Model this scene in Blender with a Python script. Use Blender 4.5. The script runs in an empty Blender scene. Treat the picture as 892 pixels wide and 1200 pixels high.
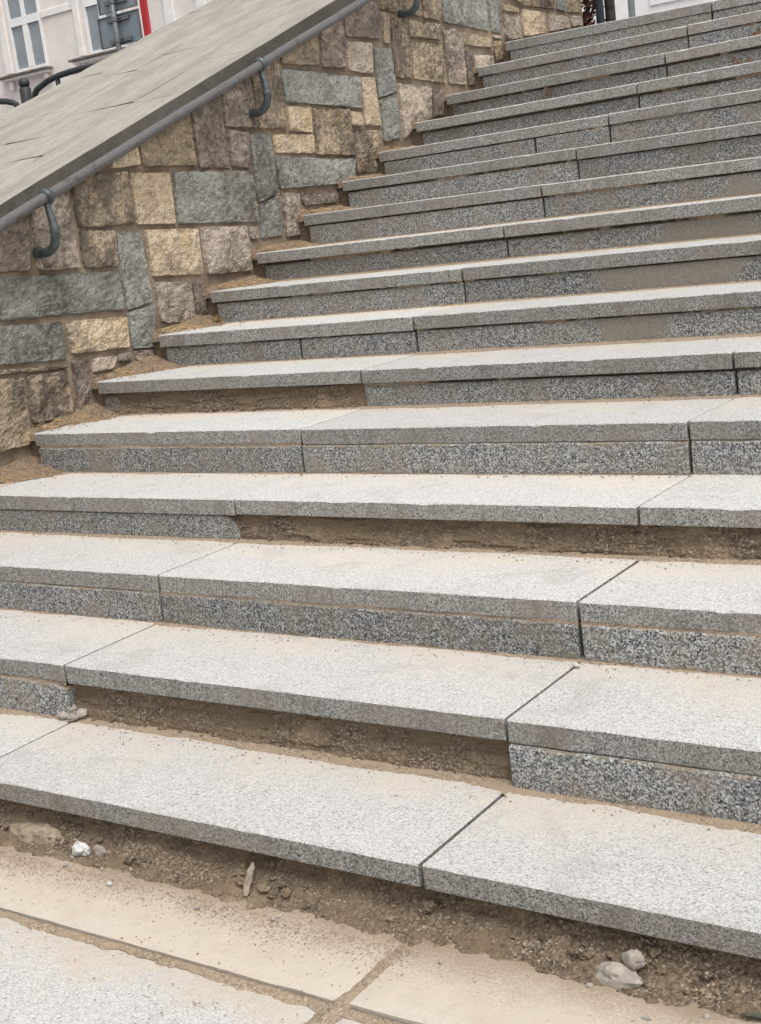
import bpy, math, random
from mathutils import Matrix, Vector, noise

random.seed(7)
scene = bpy.context.scene

# ------------------------------------------------------------------ camera
cd = bpy.data.cameras.new('camera')
cam = bpy.data.objects.new('camera', cd)
scene.collection.objects.link(cam)
RX = Vector((0.823911, 0.553790, -0.120359))
RY = Vector((-0.018517, 0.238573, 0.970948))
RZ = Vector((0.566416, -0.797747, 0.206817))
M = Matrix((RX, RY, RZ)).transposed().to_4x4()
M.translation = Vector((1.44459, -1.62101, 1.39385))
cam.matrix_world = M
cd.sensor_fit = 'HORIZONTAL'
cd.sensor_width = 36.0
cd.lens = 36.0 * 1571.10 / 892.0
cd.clip_start = 0.02
cd.clip_end = 2000
scene.camera = cam

# ------------------------------------------------------------------ light: bright overcast day
SUN_EL, SUN_AZ = 62.0, 122.0          # azimuth measured from +Y towards +X
world = bpy.data.worlds.new('World')
scene.world = world
world.use_nodes = True
wn = world.node_tree
bg = wn.nodes['Background']
sky = wn.nodes.new('ShaderNodeTexSky')
sky.sky_type = 'NISHITA'
sky.sun_disc = False
sky.sun_elevation = math.radians(SUN_EL)
sky.sun_rotation = math.radians(SUN_AZ)
sky.dust_density = 4.0
hs = wn.nodes.new('ShaderNodeHueSaturation')
hs.inputs['Saturation'].default_value = 0.10
wn.links.new(sky.outputs['Color'], hs.inputs['Color'])
wn.links.new(hs.outputs['Color'], bg.inputs['Color'])
bg.inputs['Strength'].default_value = 0.15
sl = bpy.data.lights.new('sun', 'SUN')
sl.energy = 1.25
sl.angle = math.radians(28)
sl.color = (1.0, 0.95, 0.87)
so = bpy.data.objects.new('sun', sl)
scene.collection.objects.link(so)
a, e = math.radians(SUN_AZ), math.radians(SUN_EL)
sdir = Vector((math.sin(a) * math.cos(e), math.cos(a) * math.cos(e), math.sin(e)))
so.rotation_euler = (-sdir).to_track_quat('-Z', 'Y').to_euler()
scene.view_settings.view_transform = 'Standard'
scene.view_settings.look = 'None'
scene.view_settings.gamma = 1.0
scene.view_settings.use_curve_mapping = False
scene.view_settings.exposure = 0.52

# ------------------------------------------------------------------ helpers
COL = scene.collection


def mesh_obj(name, verts, faces, mats, parent=None, midx=None, smooth=False, uvs=None, origin=None):
    """One mesh object; its origin is put at the middle of its base."""
    if origin is None:
        xs = [v[0] for v in verts]; ys = [v[1] for v in verts]; zs = [v[2] for v in verts]
        origin = ((min(xs) + max(xs)) / 2, (min(ys) + max(ys)) / 2, min(zs))
    me = bpy.data.meshes.new(name)
    me.from_pydata([(v[0] - origin[0], v[1] - origin[1], v[2] - origin[2]) for v in verts], [], faces)
    if not isinstance(mats, (list, tuple)):
        mats = [mats]
    for m in mats:
        me.materials.append(m)
    if midx:
        me.polygons.foreach_set('material_index', midx)
    if smooth:
        me.polygons.foreach_set('use_smooth', [True] * len(me.polygons))
    if uvs:
        ul = me.uv_layers.new(name='UVMap')
        for lp in me.loops:
            ul.data[lp.index].uv = uvs[lp.vertex_index]
    me.update()
    o = bpy.data.objects.new(name, me)
    COL.objects.link(o)
    if parent is not None:
        o.parent = parent
        w, q = Vector((0, 0, 0)), parent
        while q is not None:
            w += q.location; q = q.parent
        o.location = Vector(origin) - w
    else:
        o.location = origin
    return o


def empty(name, loc=(0, 0, 0)):
    o = bpy.data.objects.new(name, None)
    o.location = loc
    o.empty_display_size = 0.1
    COL.objects.link(o)
    return o


def tag(o, label, cat=None, group=None, kind=None):
    if label: o['label'] = label
    if cat: o['category'] = cat
    if group: o['group'] = group
    if kind: o['kind'] = kind
    return o


class MB:
    """Collects simple shapes into one mesh."""
    def __init__(s):
        s.v = []; s.f = []

    def box(s, x0, x1, y0, y1, z0, z1, b=0.0):
        n = len(s.v)
        if b <= 0:
            s.v += [(x, y, z) for z in (z0, z1) for y in (y0, y1) for x in (x0, x1)]
            s.f += [tuple(n + i for i in q) for q in ((0, 2, 3, 1), (4, 5, 7, 6), (0, 1, 5, 4), (2, 6, 7, 3), (0, 4, 6, 2), (1, 3, 7, 5))]
            return s
        # chamfered box: 24 verts
        import itertools
        idx = {}
        for sx, sy, sz in itertools.product((0, 1), repeat=3):
            X = (x0, x1)[sx]; Y = (y0, y1)[sy]; Z = (z0, z1)[sz]
            dx = b if sx == 0 else -b; dy = b if sy == 0 else -b; dz = b if sz == 0 else -b
            for ax, co in ((0, (X, Y + dy, Z + dz)), (1, (X + dx, Y, Z + dz)), (2, (X + dx, Y + dy, Z))):
                idx[(sx, sy, sz, ax)] = len(s.v); s.v.append(co)
        I = lambda a, b_, c, ax: idx[(a, b_, c, ax)]
        for t in (0, 1):
            q = [I(t, 0, 0, 0), I(t, 1, 0, 0), I(t, 1, 1, 0), I(t, 0, 1, 0)]; s.f.append(tuple(q if t else q[::-1]))
            q = [I(0, t, 0, 1), I(0, t, 1, 1), I(1, t, 1, 1), I(1, t, 0, 1)]; s.f.append(tuple(q if t else q[::-1]))
            q = [I(0, 0, t, 2), I(1, 0, t, 2), I(1, 1, t, 2), I(0, 1, t, 2)]; s.f.append(tuple(q if t else q[::-1]))
        for c in (0, 1):
            for d in (0, 1):
                q = [I(c, d, 0, 0), I(c, d, 1, 0), I(c, d, 1, 1), I(c, d, 0, 1)]; s.f.append(tuple(q if c == d else q[::-1]))
                q = [I(c, 0, d, 0), I(c, 0, d, 2), I(c, 1, d, 2), I(c, 1, d, 0)]; s.f.append(tuple(q if c == d else q[::-1]))
                q = [I(0, c, d, 1), I(1, c, d, 1), I(1, c, d, 2), I(0, c, d, 2)]; s.f.append(tuple(q if c == d else q[::-1]))
        for sx, sy, sz in itertools.product((0, 1), repeat=3):
            q = [I(sx, sy, sz, 0), I(sx, sy, sz, 1), I(sx, sy, sz, 2)]
            s.f.append(tuple(q if (sx + sy + sz) % 2 else q[::-1]))
        return s

    def tube(s, pts, r, n=12, cap=True):
        pts = [Vector(p) for p in pts]
        rs = r if isinstance(r, (list, tuple)) else [r] * len(pts)
        base = len(s.v)
        up = None
        for i, p in enumerate(pts):
            d = (pts[min(i + 1, len(pts) - 1)] - pts[max(i - 1, 0)]).normalized()
            if up is None:
                up = Vector((0, 0, 1)) if abs(d.z) < 0.9 else Vector((1, 0, 0))
            u = (up - d * up.dot(d)).normalized(); w = d.cross(u); up = u
            for k in range(n):
                t = 2 * math.pi * k / n
                q = p + (u * math.cos(t) + w * math.sin(t)) * rs[i]
                s.v.append(tuple(q))
        for i in range(len(pts) - 1):
            for k in range(n):
                k2 = (k + 1) % n
                s.f.append((base + i * n + k, base + i * n + k2, base + (i + 1) * n + k2, base + (i + 1) * n + k))
        if cap:
            s.f.append(tuple(base + k for k in range(n))[::-1])
            s.f.append(tuple(base + (len(pts) - 1) * n + k for k in range(n)))
        return s

    def lump(s, c, rx, ry, rz, seed, lv=2, rough=0.35):
        import bmesh
        bm = bmesh.new()
        bmesh.ops.create_icosphere(bm, subdivisions=lv, radius=1.0)
        n = len(s.v)
        for v in bm.verts:
            k = 1 + rough * noise.noise(v.co * 1.3 + Vector((seed * 7.1, seed * 3.3, 0))) + rough * .5 * noise.noise(v.co * 3.1 + Vector((0, seed * 5.7, 1))) + rough * .3 * noise.noise(v.co * 7.3 + Vector((seed, 0, 4)))
            s.v.append((c[0] + v.co.x * rx * k, c[1] + v.co.y * ry * k, c[2] + v.co.z * rz * k))
        for f in bm.faces:
            s.f.append(tuple(n + v.index for v in f.verts))
        bm.free()
        return s

    def build(s, name, mat, parent=None, smooth=False, origin=None):
        return mesh_obj(name, s.v, s.f, mat, parent, smooth=smooth, origin=origin)


def fbm(x, y, z, oct=4):
    t = 0; a = 1; n = 0
    v = Vector((x, y, z))
    for i in range(oct):
        t += a * noise.noise(v); n += a; a *= .5; v = v * 2.07 + Vector((11.3, 5.1, 7.7))
    return t / n


def sm(a, b, x):
    t = max(0., min(1., (x - a) / (b - a))); return t * t * (3 - 2 * t)


# ------------------------------------------------------------------ materials
class NT:
    def __init__(s, name, rough=0.85):
        s.m = bpy.data.materials.new(name); s.m.use_nodes = True
        s.t = s.m.node_tree; s.n = s.t.nodes; s.l = s.t.links
        s.b = s.n['Principled BSDF']; s.b.inputs['Roughness'].default_value = rough
        s.b.inputs['Specular IOR Level'].default_value = 0.3
        tc = s.n.new('ShaderNodeTexCoord'); oi = s.n.new('ShaderNodeObjectInfo')
        s.tc = tc; s.rand = oi.outputs['Random']
        geo = s.n.new('ShaderNodeNewGeometry'); s.world = geo.outputs['Position']
        va = s.n.new('ShaderNodeVectorMath'); va.operation = 'ADD'
        mu = s.n.new('ShaderNodeVectorMath'); mu.operation = 'SCALE'; mu.inputs[0].default_value = (37, 91, 53)
        s.l.new(s.rand, mu.inputs['Scale'])
        s.l.new(tc.outputs['Object'], va.inputs[0]); s.l.new(mu.outputs[0], va.inputs[1])
        s.co = va.outputs[0]

    def put(s, sock, v):
        if isinstance(v, bpy.types.NodeSocket): s.l.new(v, sock)
        elif v is not None:
            if isinstance(v, tuple) and len(v) == 3 and sock.type == 'RGBA': v = v + (1,)
            sock.default_value = v

    def noise(s, scale, detail=3, rough=.55, co=None, dist=0.0):
        n = s.n.new('ShaderNodeTexNoise'); n.inputs['Scale'].default_value = scale
        n.inputs['Detail'].default_value = detail; n.inputs['Roughness'].default_value = rough
        n.inputs['Distortion'].default_value = dist
        s.l.new(co or s.co, n.inputs['Vector']); return n.outputs['Fac']

    def vor(s, scale, feat='F1', out='Color', co=None, rnd=1.0):
        n = s.n.new('ShaderNodeTexVoronoi'); n.feature = feat; n.inputs['Scale'].default_value = scale
        n.inputs['Randomness'].default_value = rnd
        s.l.new(co or s.co, n.inputs['Vector']); return n.outputs[out]

    def ramp(s, fac, stops, interp='LINEAR'):
        n = s.n.new('ShaderNodeValToRGB'); n.color_ramp.interpolation = interp
        el = n.color_ramp.elements
        while len(el) < len(stops): el.new(0.5)
        for i, (p, c) in enumerate(stops):
            el[i].position = p
            el[i].color = (c, c, c, 1) if isinstance(c, (int, float)) else tuple(c) + (1,)
        s.put(n.inputs['Fac'], fac); return n.outputs['Color']

    def mix(s, fac, a, b, mode='MIX'):
        n = s.n.new('ShaderNodeMix'); n.data_type = 'RGBA'; n.blend_type = mode
        s.put(n.inputs[0], fac); s.put(n.inputs[6], a); s.put(n.inputs[7], b); return n.outputs[2]

    def math(s, op, a, b=None, c=None, clamp=False):
        n = s.n.new('ShaderNodeMath'); n.operation = op; n.use_clamp = clamp
        s.put(n.inputs[0], a)
        if b is not None: s.put(n.inputs[1], b)
        if c is not None: s.put(n.inputs[2], c)
        return n.outputs[0]

    def maprange(s, v, a, b, c=0., d=1.):
        n = s.n.new('ShaderNodeMapRange'); n.interpolation_type = 'SMOOTHSTEP'
        s.put(n.inputs[0], v); n.inputs[1].default_value = a; n.inputs[2].default_value = b
        n.inputs[3].default_value = c; n.inputs[4].default_value = d; return n.outputs[0]

    def sep(s, v):
        n = s.n.new('ShaderNodeSeparateXYZ'); s.l.new(v, n.inputs[0]); return n.outputs

    def mapping(s, co, scale):
        n = s.n.new('ShaderNodeMapping'); n.inputs['Scale'].default_value = scale
        s.l.new(co, n.inputs['Vector']); return n.outputs[0]

    def bump(s, h, dist=0.004, strength=1.0):
        n = s.n.new('ShaderNodeBump'); n.inputs['Distance'].default_value = dist
        n.inputs['Strength'].default_value = strength
        s.put(n.inputs['Height'], h); s.l.new(n.outputs[0], s.b.inputs['Normal'])

    def tone(s, c, amt):
        n = s.n.new('ShaderNodeVectorMath'); n.operation = 'SCALE'
        s.put(n.inputs[0], c); s.put(n.inputs['Scale'], s.math('ADD', s.math('MULTIPLY', s.rand, amt), 1 - amt / 2))
        return n.outputs[0]

    def color(s, c): s.put(s.b.inputs['Base Color'], c); return s.m


def granite_grain(t, scale, dark, mid, light, contrast=1.0):
    """black mica, grey quartz and pale feldspar grains"""
    v = t.vor(scale)
    vv = t.sep(v)[0]
    nz = t.noise(scale * .75, 2, .6)
    k = t.math('ADD', t.math('MULTIPLY', vv, .55), t.math('MULTIPLY', nz, .75))
    return t.ramp(k, [(.38, dark), (.52, mid), (.66, mid), (.86, light)])


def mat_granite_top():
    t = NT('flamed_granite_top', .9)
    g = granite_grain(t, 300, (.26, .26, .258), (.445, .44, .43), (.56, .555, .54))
    pit = t.noise(120, 2, .7)
    g = t.mix(t.maprange(pit, .60, .74), g, (.28, .275, .27))
    uv = t.sep(t.tc.outputs['UV'])
    big = t.noise(3.2, 4, .65)
    d = t.math('ADD', uv[1], t.math('MULTIPLY', t.math('SUBTRACT', big, .5), 1.5))
    dust = t.maprange(d, .25, .95)
    fine = t.maprange(t.noise(55, 3, .7), .3, .65)
    dust = t.math('MULTIPLY', dust, t.math('ADD', t.math('MULTIPLY', fine, .45), .45))
    c = t.mix(dust, g, (.53, .47, .40))
    sp = t.maprange(t.noise(60, 2, .5), .71, .77)
    c = t.mix(t.math('MULTIPLY', sp, .7), c, (.16, .13, .10))
    wst = t.maprange(t.noise(5.5, 4, .7, dist=.8), .50, .72)
    c = t.mix(t.math('MULTIPLY', wst, .30), c, (.27, .25, .225))
    c = t.tone(c, .16)
    t.bump(t.math('ADD', t.noise(150, 2, .7), t.math('MULTIPLY', t.noise(45, 1, .6), .8)), .004, .8)
    return t.color(c)


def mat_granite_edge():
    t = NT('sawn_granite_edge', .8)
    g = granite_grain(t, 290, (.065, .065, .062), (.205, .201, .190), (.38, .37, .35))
    st = t.maprange(t.noise(5, 4, .6), .42, .68)
    c = t.mix(t.math('MULTIPLY', st, .5), g, (.22, .19, .15))
    dr = t.maprange(t.noise(16, 4, .7, co=t.mapping(t.co, (1, 1, .3))), .50, .68)
    c = t.mix(t.math('MULTIPLY', dr, .38), c, (.12, .105, .085))
    c = t.tone(c, .22)
    t.bump(t.noise(150, 3, .6), .0018, .6)
    return t.color(c)


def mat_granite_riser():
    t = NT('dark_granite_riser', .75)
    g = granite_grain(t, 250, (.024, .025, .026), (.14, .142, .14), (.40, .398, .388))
    z = t.sep(t.tc.outputs['UV'])
    # soil splashes along the top and bottom edges
    edge = t.math('ABSOLUTE', t.math('SUBTRACT', z[1], .5))
    n1 = t.noise(14, 4, .65)
    sp = t.maprange(t.math('ADD', edge, t.math('MULTIPLY', t.math('SUBTRACT', n1, .5), .7)), .42, .60)
    c = t.mix(t.math('MULTIPLY', sp, .75), g, (.20, .155, .105))
    br = t.maprange(t.noise(6, 4, .7), .44, .66)
    c = t.mix(t.math('MULTIPLY', br, .5), c, (.20, .17, .13))
    c = t.tone(c, .34)
    # grey cement smears
    wp = t.sep(t.world)
    n2 = t.noise(4, 3, .55, co=t.world)
    bx = t.math('ABSOLUTE', t.math('ADD', wp[0], .47))
    bz = t.math('ABSOLUTE', t.math('SUBTRACT', wp[2], 1.12))
    k = t.math('ADD', t.math('MULTIPLY', bx, 1.6), t.math('MULTIPLY', bz, 1.7))
    cem = t.maprange(t.math('ADD', k, t.math('MULTIPLY', t.math('SUBTRACT', n2, .5), .8)), .66, .40)
    cem2 = t.maprange(t.noise(2.2, 3, .6), .60, .74)
    cem = t.math('MULTIPLY', t.math('MAXIMUM', cem, t.math('MULTIPLY', cem2, .7)), t.maprange(t.noise(70, 3, .6), .2, .5, .55, .95))
    c = t.mix(t.math('MULTIPLY', cem, .85), c, (.21, .182, .15))
    t.bump(t.noise(140, 3, .6), .0015, .6)
    return t.color(c)


def mat_soil():
    t = NT('brown_sandy_soil', .97)
    g = t.ramp(t.sep(t.vor(230))[0], [(.0, (.06, .045, .032)), (.5, (.16, .12, .083)), (.9, (.27, .21, .15)), (1., (.44, .38, .31))])
    c = t.mix(t.maprange(t.noise(9, 5, .65, co=t.world), .35, .68), g, (.195, .146, .096))
    c = t.mix(t.math('MULTIPLY', t.maprange(t.noise(5.3, 3, .6, co=t.world), .55, .72), .6), c, (.36, .275, .18))
    c = t.mix(t.math('MULTIPLY', t.maprange(t.noise(30, 4, .7, co=t.world), .58, .70), .7), c, (.09, .068, .05))
    t.bump(t.math('ADD', t.noise(160, 4, .75), t.math('MULTIPLY', t.vor(120, out='Distance'), .8)), .006, 1.)
    return t.color(c)


def mat_sand():
    t = NT('pale_brown_sand', .97)
    g = t.ramp(t.sep(t.vor(260))[0], [(.0, (.16, .12, .085)), (.5, (.27, .21, .15)), (1., (.42, .34, .26))])
    c = t.mix(t.maprange(t.noise(12, 4, .65, co=t.world), .4, .65), g, (.31, .24, .17))
    t.bump(t.noise(190, 4, .75), .003, 1.)
    return t.color(c)


def mat_paver(dusty):
    t = NT('dusty_paver' if dusty else 'granite_paver', .93)
    g = granite_grain(t, 290, (.29, .29, .29), (.43, .428, .42), (.54, .535, .525))
    uv = t.sep(t.tc.outputs['UV'])
    n = t.noise(4.0, 5, .65, co=t.world)
    n2 = t.noise(22, 4, .65, co=t.world)
    k = t.math('ADD', uv[1], t.math('ADD', t.math('MULTIPLY', t.math('SUBTRACT', n, .5), .9), t.math('MULTIPLY', t.math('SUBTRACT', n2, .5), .35)))
    if dusty:
        dust = t.maprange(k, -.5, .2, .55, .97)
    else:
        dust = t.maprange(k, .72, 1.05, .06, .9)
    fine = t.maprange(t.noise(80, 3, .7), .3, .6, .8, 1.)
    c = t.mix(t.math('MULTIPLY', dust, fine), g, t.mix(n2, (.42, .355, .285), (.51, .445, .37)))
    if dusty:
        fz = t.noise(150, 3, .8)
        s1 = t.math('ADD', uv[1], t.math('ADD', t.math('MULTIPLY', t.math('SUBTRACT', n, .5), .35), t.math('MULTIPLY', t.math('SUBTRACT', fz, .5), .55)))
        c = t.mix(t.math('MULTIPLY', t.maprange(s1, .16, .52), .9), c, (.235, .178, .122))
        c = t.mix(t.math('MULTIPLY', t.maprange(t.noise(9, 4, .7, co=t.world), .52, .72), .35), c, (.36, .29, .225))
    sp = t.maprange(t.noise(65, 2, .5), .69, .75)
    c = t.mix(t.math('MULTIPLY', sp, .7), c, (.17, .13, .09))
    t.bump(t.math('ADD', t.noise(130, 4, .7), t.noise(40, 3, .6)), .003, .6 if dusty else .9)
    return t.color(c)


def mat_rock(name, base, alt, dark, damt, yellow=None):
    t = NT(name, .92)
    n1 = t.noise(11, 4, .7, dist=.5)
    c = t.mix(t.maprange(n1, .34, .66), base, alt)
    if yellow:
        c = t.mix(t.math('MULTIPLY', t.maprange(t.noise(6, 2, .6), .5, .7), .6), c, yellow)
    # weathering crust, streaked downwards
    st = t.noise(5.5, 4, .7, co=t.mapping(t.world, (1, 1.3, .55)))
    st2 = t.noise(34, 4, .75)
    k = t.math('ADD', t.math('MULTIPLY', st, .7), t.math('MULTIPLY', st2, .3))
    k = t.math('ADD', k, t.math('MULTIPLY', t.math('SUBTRACT', t.rand, .5), .10))
    c = t.mix(t.math('MULTIPLY', t.maprange(k, .64 - .26 * damt, .76 - .20 * damt), .35 + .5 * damt), c, dark)
    c = t.mix(t.math('MULTIPLY', t.maprange(st2, .50, .66), .45), c, dark)
    pits = t.maprange(t.noise(95, 2, .6), .62, .70)
    c = t.mix(t.math('MULTIPLY', pits, .75), c, (.035, .029, .024))
    grime = t.maprange(t.noise(1.6, 4, .65, co=t.world), .46, .66)
    c = t.mix(t.math('MULTIPLY', t.math('MULTIPLY', grime, t.maprange(st2, .3, .6)), .75), c, (.085, .07, .056))
    br = t.math('ADD', t.math('MULTIPLY', t.rand, .40), .82)
    sc = t.n.new('ShaderNodeVectorMath'); sc.operation = 'SCALE'
    t.put(sc.inputs[0], c); t.put(sc.inputs['Scale'], br)
    h = t.math('ADD', t.noise(75, 3, .75), t.math('MULTIPLY', t.noise(30, 2, .7), 1.3))
    t.bump(h, .016, 1.)
    return t.color(sc.outputs[0])


def mat_mortar():
    t = NT('wall_mortar', .95)
    c = t.mix(t.maprange(t.noise(7, 5, .65, co=t.world), .35, .65), (.16, .122, .088), (.29, .23, .165))
    c = t.mix(t.math('MULTIPLY', t.maprange(t.noise(40, 4, .7), .5, .7), .5), c, (.10, .08, .06))
    t.bump(t.noise(110, 5, .75), .006, 1.)
    return t.color(c)


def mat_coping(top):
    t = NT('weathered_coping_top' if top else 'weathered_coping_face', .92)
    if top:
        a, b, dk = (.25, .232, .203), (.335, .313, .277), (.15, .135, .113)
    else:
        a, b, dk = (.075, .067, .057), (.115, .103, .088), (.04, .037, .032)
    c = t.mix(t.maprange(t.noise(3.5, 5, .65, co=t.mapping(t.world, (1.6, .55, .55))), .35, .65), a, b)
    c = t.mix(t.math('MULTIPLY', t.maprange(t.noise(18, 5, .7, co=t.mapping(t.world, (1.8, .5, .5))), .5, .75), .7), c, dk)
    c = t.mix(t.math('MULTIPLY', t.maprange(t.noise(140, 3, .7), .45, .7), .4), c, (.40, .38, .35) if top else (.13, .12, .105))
    h = t.math('ADD', t.noise(90, 4, .7), t.math('MULTIPLY', t.noise(14, 4, .6), 1.6))
    t.bump(h, .006, .8)
    return t.color(c)


def mat_plain(name, col, rough=.6, metal=0., var=.15, scale=12, spec=.4):
    t = NT(name, rough)
    t.b.inputs['Metallic'].default_value = metal
    t.b.inputs['Specular IOR Level'].default_value = spec
    dk = tuple(x * (1 - 2 * var) for x in col); lt = tuple(min(1, x * (1 + var)) for x in col)
    c = t.mix(t.maprange(t.noise(scale, 5, .65), .3, .7), dk, lt)
    t.bump(t.noise(scale * 9, 3, .6), .0015, .4)
    return t.color(c)


M_TOP = mat_granite_top()
M_EDGE = mat_granite_edge()
M_RISER = mat_granite_riser()
M_SOIL = mat_soil()
M_SAND = mat_sand()


def mat_dirt():
    t = NT('brown_corner_dirt', .97)
    g = t.ramp(t.sep(t.vor(190))[0], [(.0, (.07, .05, .034)), (.45, (.17, .125, .085)), (.85, (.27, .20, .14)), (1., (.42, .35, .27))])
    c = t.mix(t.maprange(t.noise(16, 4, .7, co=t.world), .35, .65), g, (.25, .175, .115))
    c = t.mix(t.math('MULTIPLY', t.maprange(t.noise(45, 2, .7, co=t.world), .55, .66), .6), c, (.08, .058, .042))
    t.bump(t.noise(130, 3, .75), .007, 1.)
    return t.color(c)


M_DIRT = mat_dirt()
M_PAV_D = mat_paver(True)
M_PAV_G = mat_paver(False)
M_MORTAR = mat_mortar()
M_CTOP = mat_coping(True)
M_CFACE = mat_coping(False)
ROCK = {
    't': mat_rock('tan_sandstone', (.46, .36, .245), (.55, .45, .335), (.17, .132, .098), .20, (.47, .345, .20)),
    'td': mat_rock('stained_sandstone', (.35, .27, .18), (.42, .34, .25), (.085, .072, .060), .85, (.44, .32, .18)),
    'p': mat_rock('pinkish_sandstone', (.40, .325, .255), (.50, .425, .35), (.16, .132, .108), .36),
    'pb': mat_rock('brown_sandstone', (.25, .20, .162), (.345, .285, .235), (.085, .071, .061), .66),
    'g': mat_rock('grey_green_stone', (.245, .247, .220), (.325, .323, .29), (.13, .115, .095), .5),
}
def mat_pipe():
    t = NT('worn_grey_pipe_paint', .24)
    t.b.inputs['Metallic'].default_value = .0
    t.b.inputs['Specular IOR Level'].default_value = .5
    c = t.mix(t.maprange(t.noise(18, 4, .7, co=t.world), .52, .70), (.105, .10, .10), (.07, .058, .05))
    c = t.mix(t.maprange(t.noise(60, 3, .7, co=t.world), .60, .70), c, (.05, .043, .04))
    return t.color(c)


M_STEEL = mat_pipe()
M_IRON = mat_plain('painted_iron_bracket', (.085, .10, .10), .45, .35, .25, 45)
M_BLACK = mat_plain('black_iron', (.035, .038, .04), .5, .2, .2, 30)
M_PLASTER = mat_plain('pale_plaster', (.74, .675, .645), .9, 0, .05, 2)
M_WHITE = mat_plain('white_paint', (.80, .79, .78), .6, 0, .03, 4)
M_CREAM = mat_plain('cream_trim', (.78, .75, .725), .85, 0, .05, 4)
M_SILL = mat_plain('dark_sill_metal', (.17, .145, .125), .6, 0, .2, 8)
M_SIGN = mat_plain('grey_sign_back', (.24, .28, .31), .5, .35, .06, 6)
M_SIGNDK = mat_plain('grey_galvanised_post', (.16, .17, .18), .5, .4, .15, 20)
M_RED = mat_plain('red_paint', (.45, .03, .04), .5, 0, .1, 6)
M_BLUEGREY = mat_plain('blue_grey_post_paint', (.10, .125, .16), .5, .2, .1, 14)
M_PALEPOLE = mat_plain('pale_galvanised_pole', (.42, .49, .52), .5, .3, .08, 14)
M_BARK = mat_plain('dark_bark', (.045, .035, .03), .9, 0, .3, 25)
M_CURTAIN = mat_plain('curtained_glass', (.24, .27, .295), .15, 0, .06, 3, .6)
M_CEMENT = mat_plain('pale_cement_lump', (.33, .295, .255), .95, 0, .14, 40)
M_CLOD = mat_plain('dry_earth_clod', (.27, .215, .16), .95, 0, .25, 45)
M_QUARTZ = mat_plain('white_quartz', (.50, .50, .49), .6, 0, .12, 60)
M_WOOD = mat_plain('bleached_wood', (.26, .21, .165), .85, 0, .2, 60)
M_LEAF = mat_plain('dry_brown_leaf', (.20, .105, .058), .8, 0, .3, 60)
M_REDLEAF = mat_plain('russet_leaf', (.13, .045, .03), .8, 0, .35, 40)
M_STRAW = mat_plain('dry_straw', (.45, .30, .12), .8, 0, .2, 60)
M_GRASS = mat_plain('grass_blade', (.10, .12, .035), .7, 0, .25, 60)
M_STREET = mat_plain('street_asphalt', (.16, .155, .15), .95, 0, .12, 3)
M_TILE = mat_plain('roof_tile', (.25, .12, .08), .85, 0, .2, 8)

# ------------------------------------------------------------------ measurements
RUN, RISE, TH = 0.39221, 0.15, 0.052
SL = RISE / RUN
XW, XA, XB, XC, XD, XE = -2.752, -1.400, 0.0, 1.40, 2.80, 4.20
DZ = {0: (0, 0), 1: (-.005, -.005), 2: (.0055, .0055), 3: (.007, .006), 4: (0, -.0035), 5: (.005, .002), 6: (0, -.007),
      7: (-.005, -.010), 8: (-.005, -.014), 9: (-.011, -.016), 10: (-.004, -.016), 11: (-.003, -.012), 12: (-.010, 0),
      13: (-.008, .006), 14: (-.002, .020), 15: (.016, .028), 16: (.028, .014)}
XWALL = -2.795


def tz(k, x):
    """height of tread k"""
    t = max(-.1, min(1.1, (x - XW) / (XB - XW)))
    a_, b_ = DZ[k]
    return RISE * k + a_ + (b_ - a_) * t


# ------------------------------------------------------------------ ground
def ground_h(x, y):
    if y < 0.9: return -0.06
    return min(2.41, max(-0.06, 2.41 - (6.95 - y) * .42))


gx = [-400, -120, -40, -15, -8, -4.7, -2.8, 0, 2, 4.3, 8, 20, 60, 200, 400]
gy = [-300, -60, -12, -4, -1, .9, 1.1, 2, 3, 4, 5, 6, 6.9, 6.95, 8, 12, 24, 60, 160, 400]
gv = [(x, y, ground_h(x, y)) for y in gy for x in gx]
nx = len(gx)
gf = [(j * nx + i, j * nx + i + 1, (j + 1) * nx + i + 1, (j + 1) * nx + i) for j in range(len(gy) - 1) for i in range(nx - 1)]
tag(mesh_obj('ground', gv, gf, M_STREET), None, kind='structure')

# paved landing at the foot of the stairs
pave = empty('pavement', (0, 0, -.05))
tag(pave, None, kind='structure')


def paver(x0, x1, y0, y1, mat, zoff=0., seed=0):
    """flat paving slab with slightly uneven, worn edges"""
    n = 24; v = []; uv = []; f = []
    m = 14
    for j in range(m + 1):
        for i in range(n + 1):
            u, w = i / n, j / m
            x = x0 + (x1 - x0) * u; y = y0 + (y1 - y0) * w
            jx = .004 * noise.noise(Vector((x * 9, y * 9, seed))) if i in (0, n) else 0
            jy = .005 * noise.noise(Vector((x * 14, y * 9, seed + 5))) if j in (0, m) else 0
            e = min(u, 1 - u) * (x1 - x0); e2 = min(w, 1 - w) * (y1 - y0)
            z = zoff - (.004 if i in (0, n) or j in (0, m) else 0) + .0015 * noise.noise(Vector((x * 3, y * 3, seed)))
            v.append((x + jx, y + jy, z)); uv.append((u, w))
    for j in range(m):
        for i in range(n):
            q = j * (n + 1) + i; f.append((q, q + 1, q + n + 2, q + n + 1))
    # skirt
    ring = [i for i in range(n + 1)] + [j * (n + 1) + n for j in range(1, m + 1)] + [m * (n + 1) + i for i in range(n - 1, -1, -1)] + [j * (n + 1) for j in range(m - 1, 0, -1)]
    b0 = len(v)
    for r in ring:
        v.append((v[r][0], v[r][1], -.05)); uv.append(uv[r])
    L = len(ring)
    for i in range(L):
        f.append((ring[i], b0 + i, b0 + (i + 1) % L, ring[(i + 1) % L]))
    return mesh_obj('paving_slab', v, f, mat, pave, uvs=uv, smooth=False)


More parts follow.
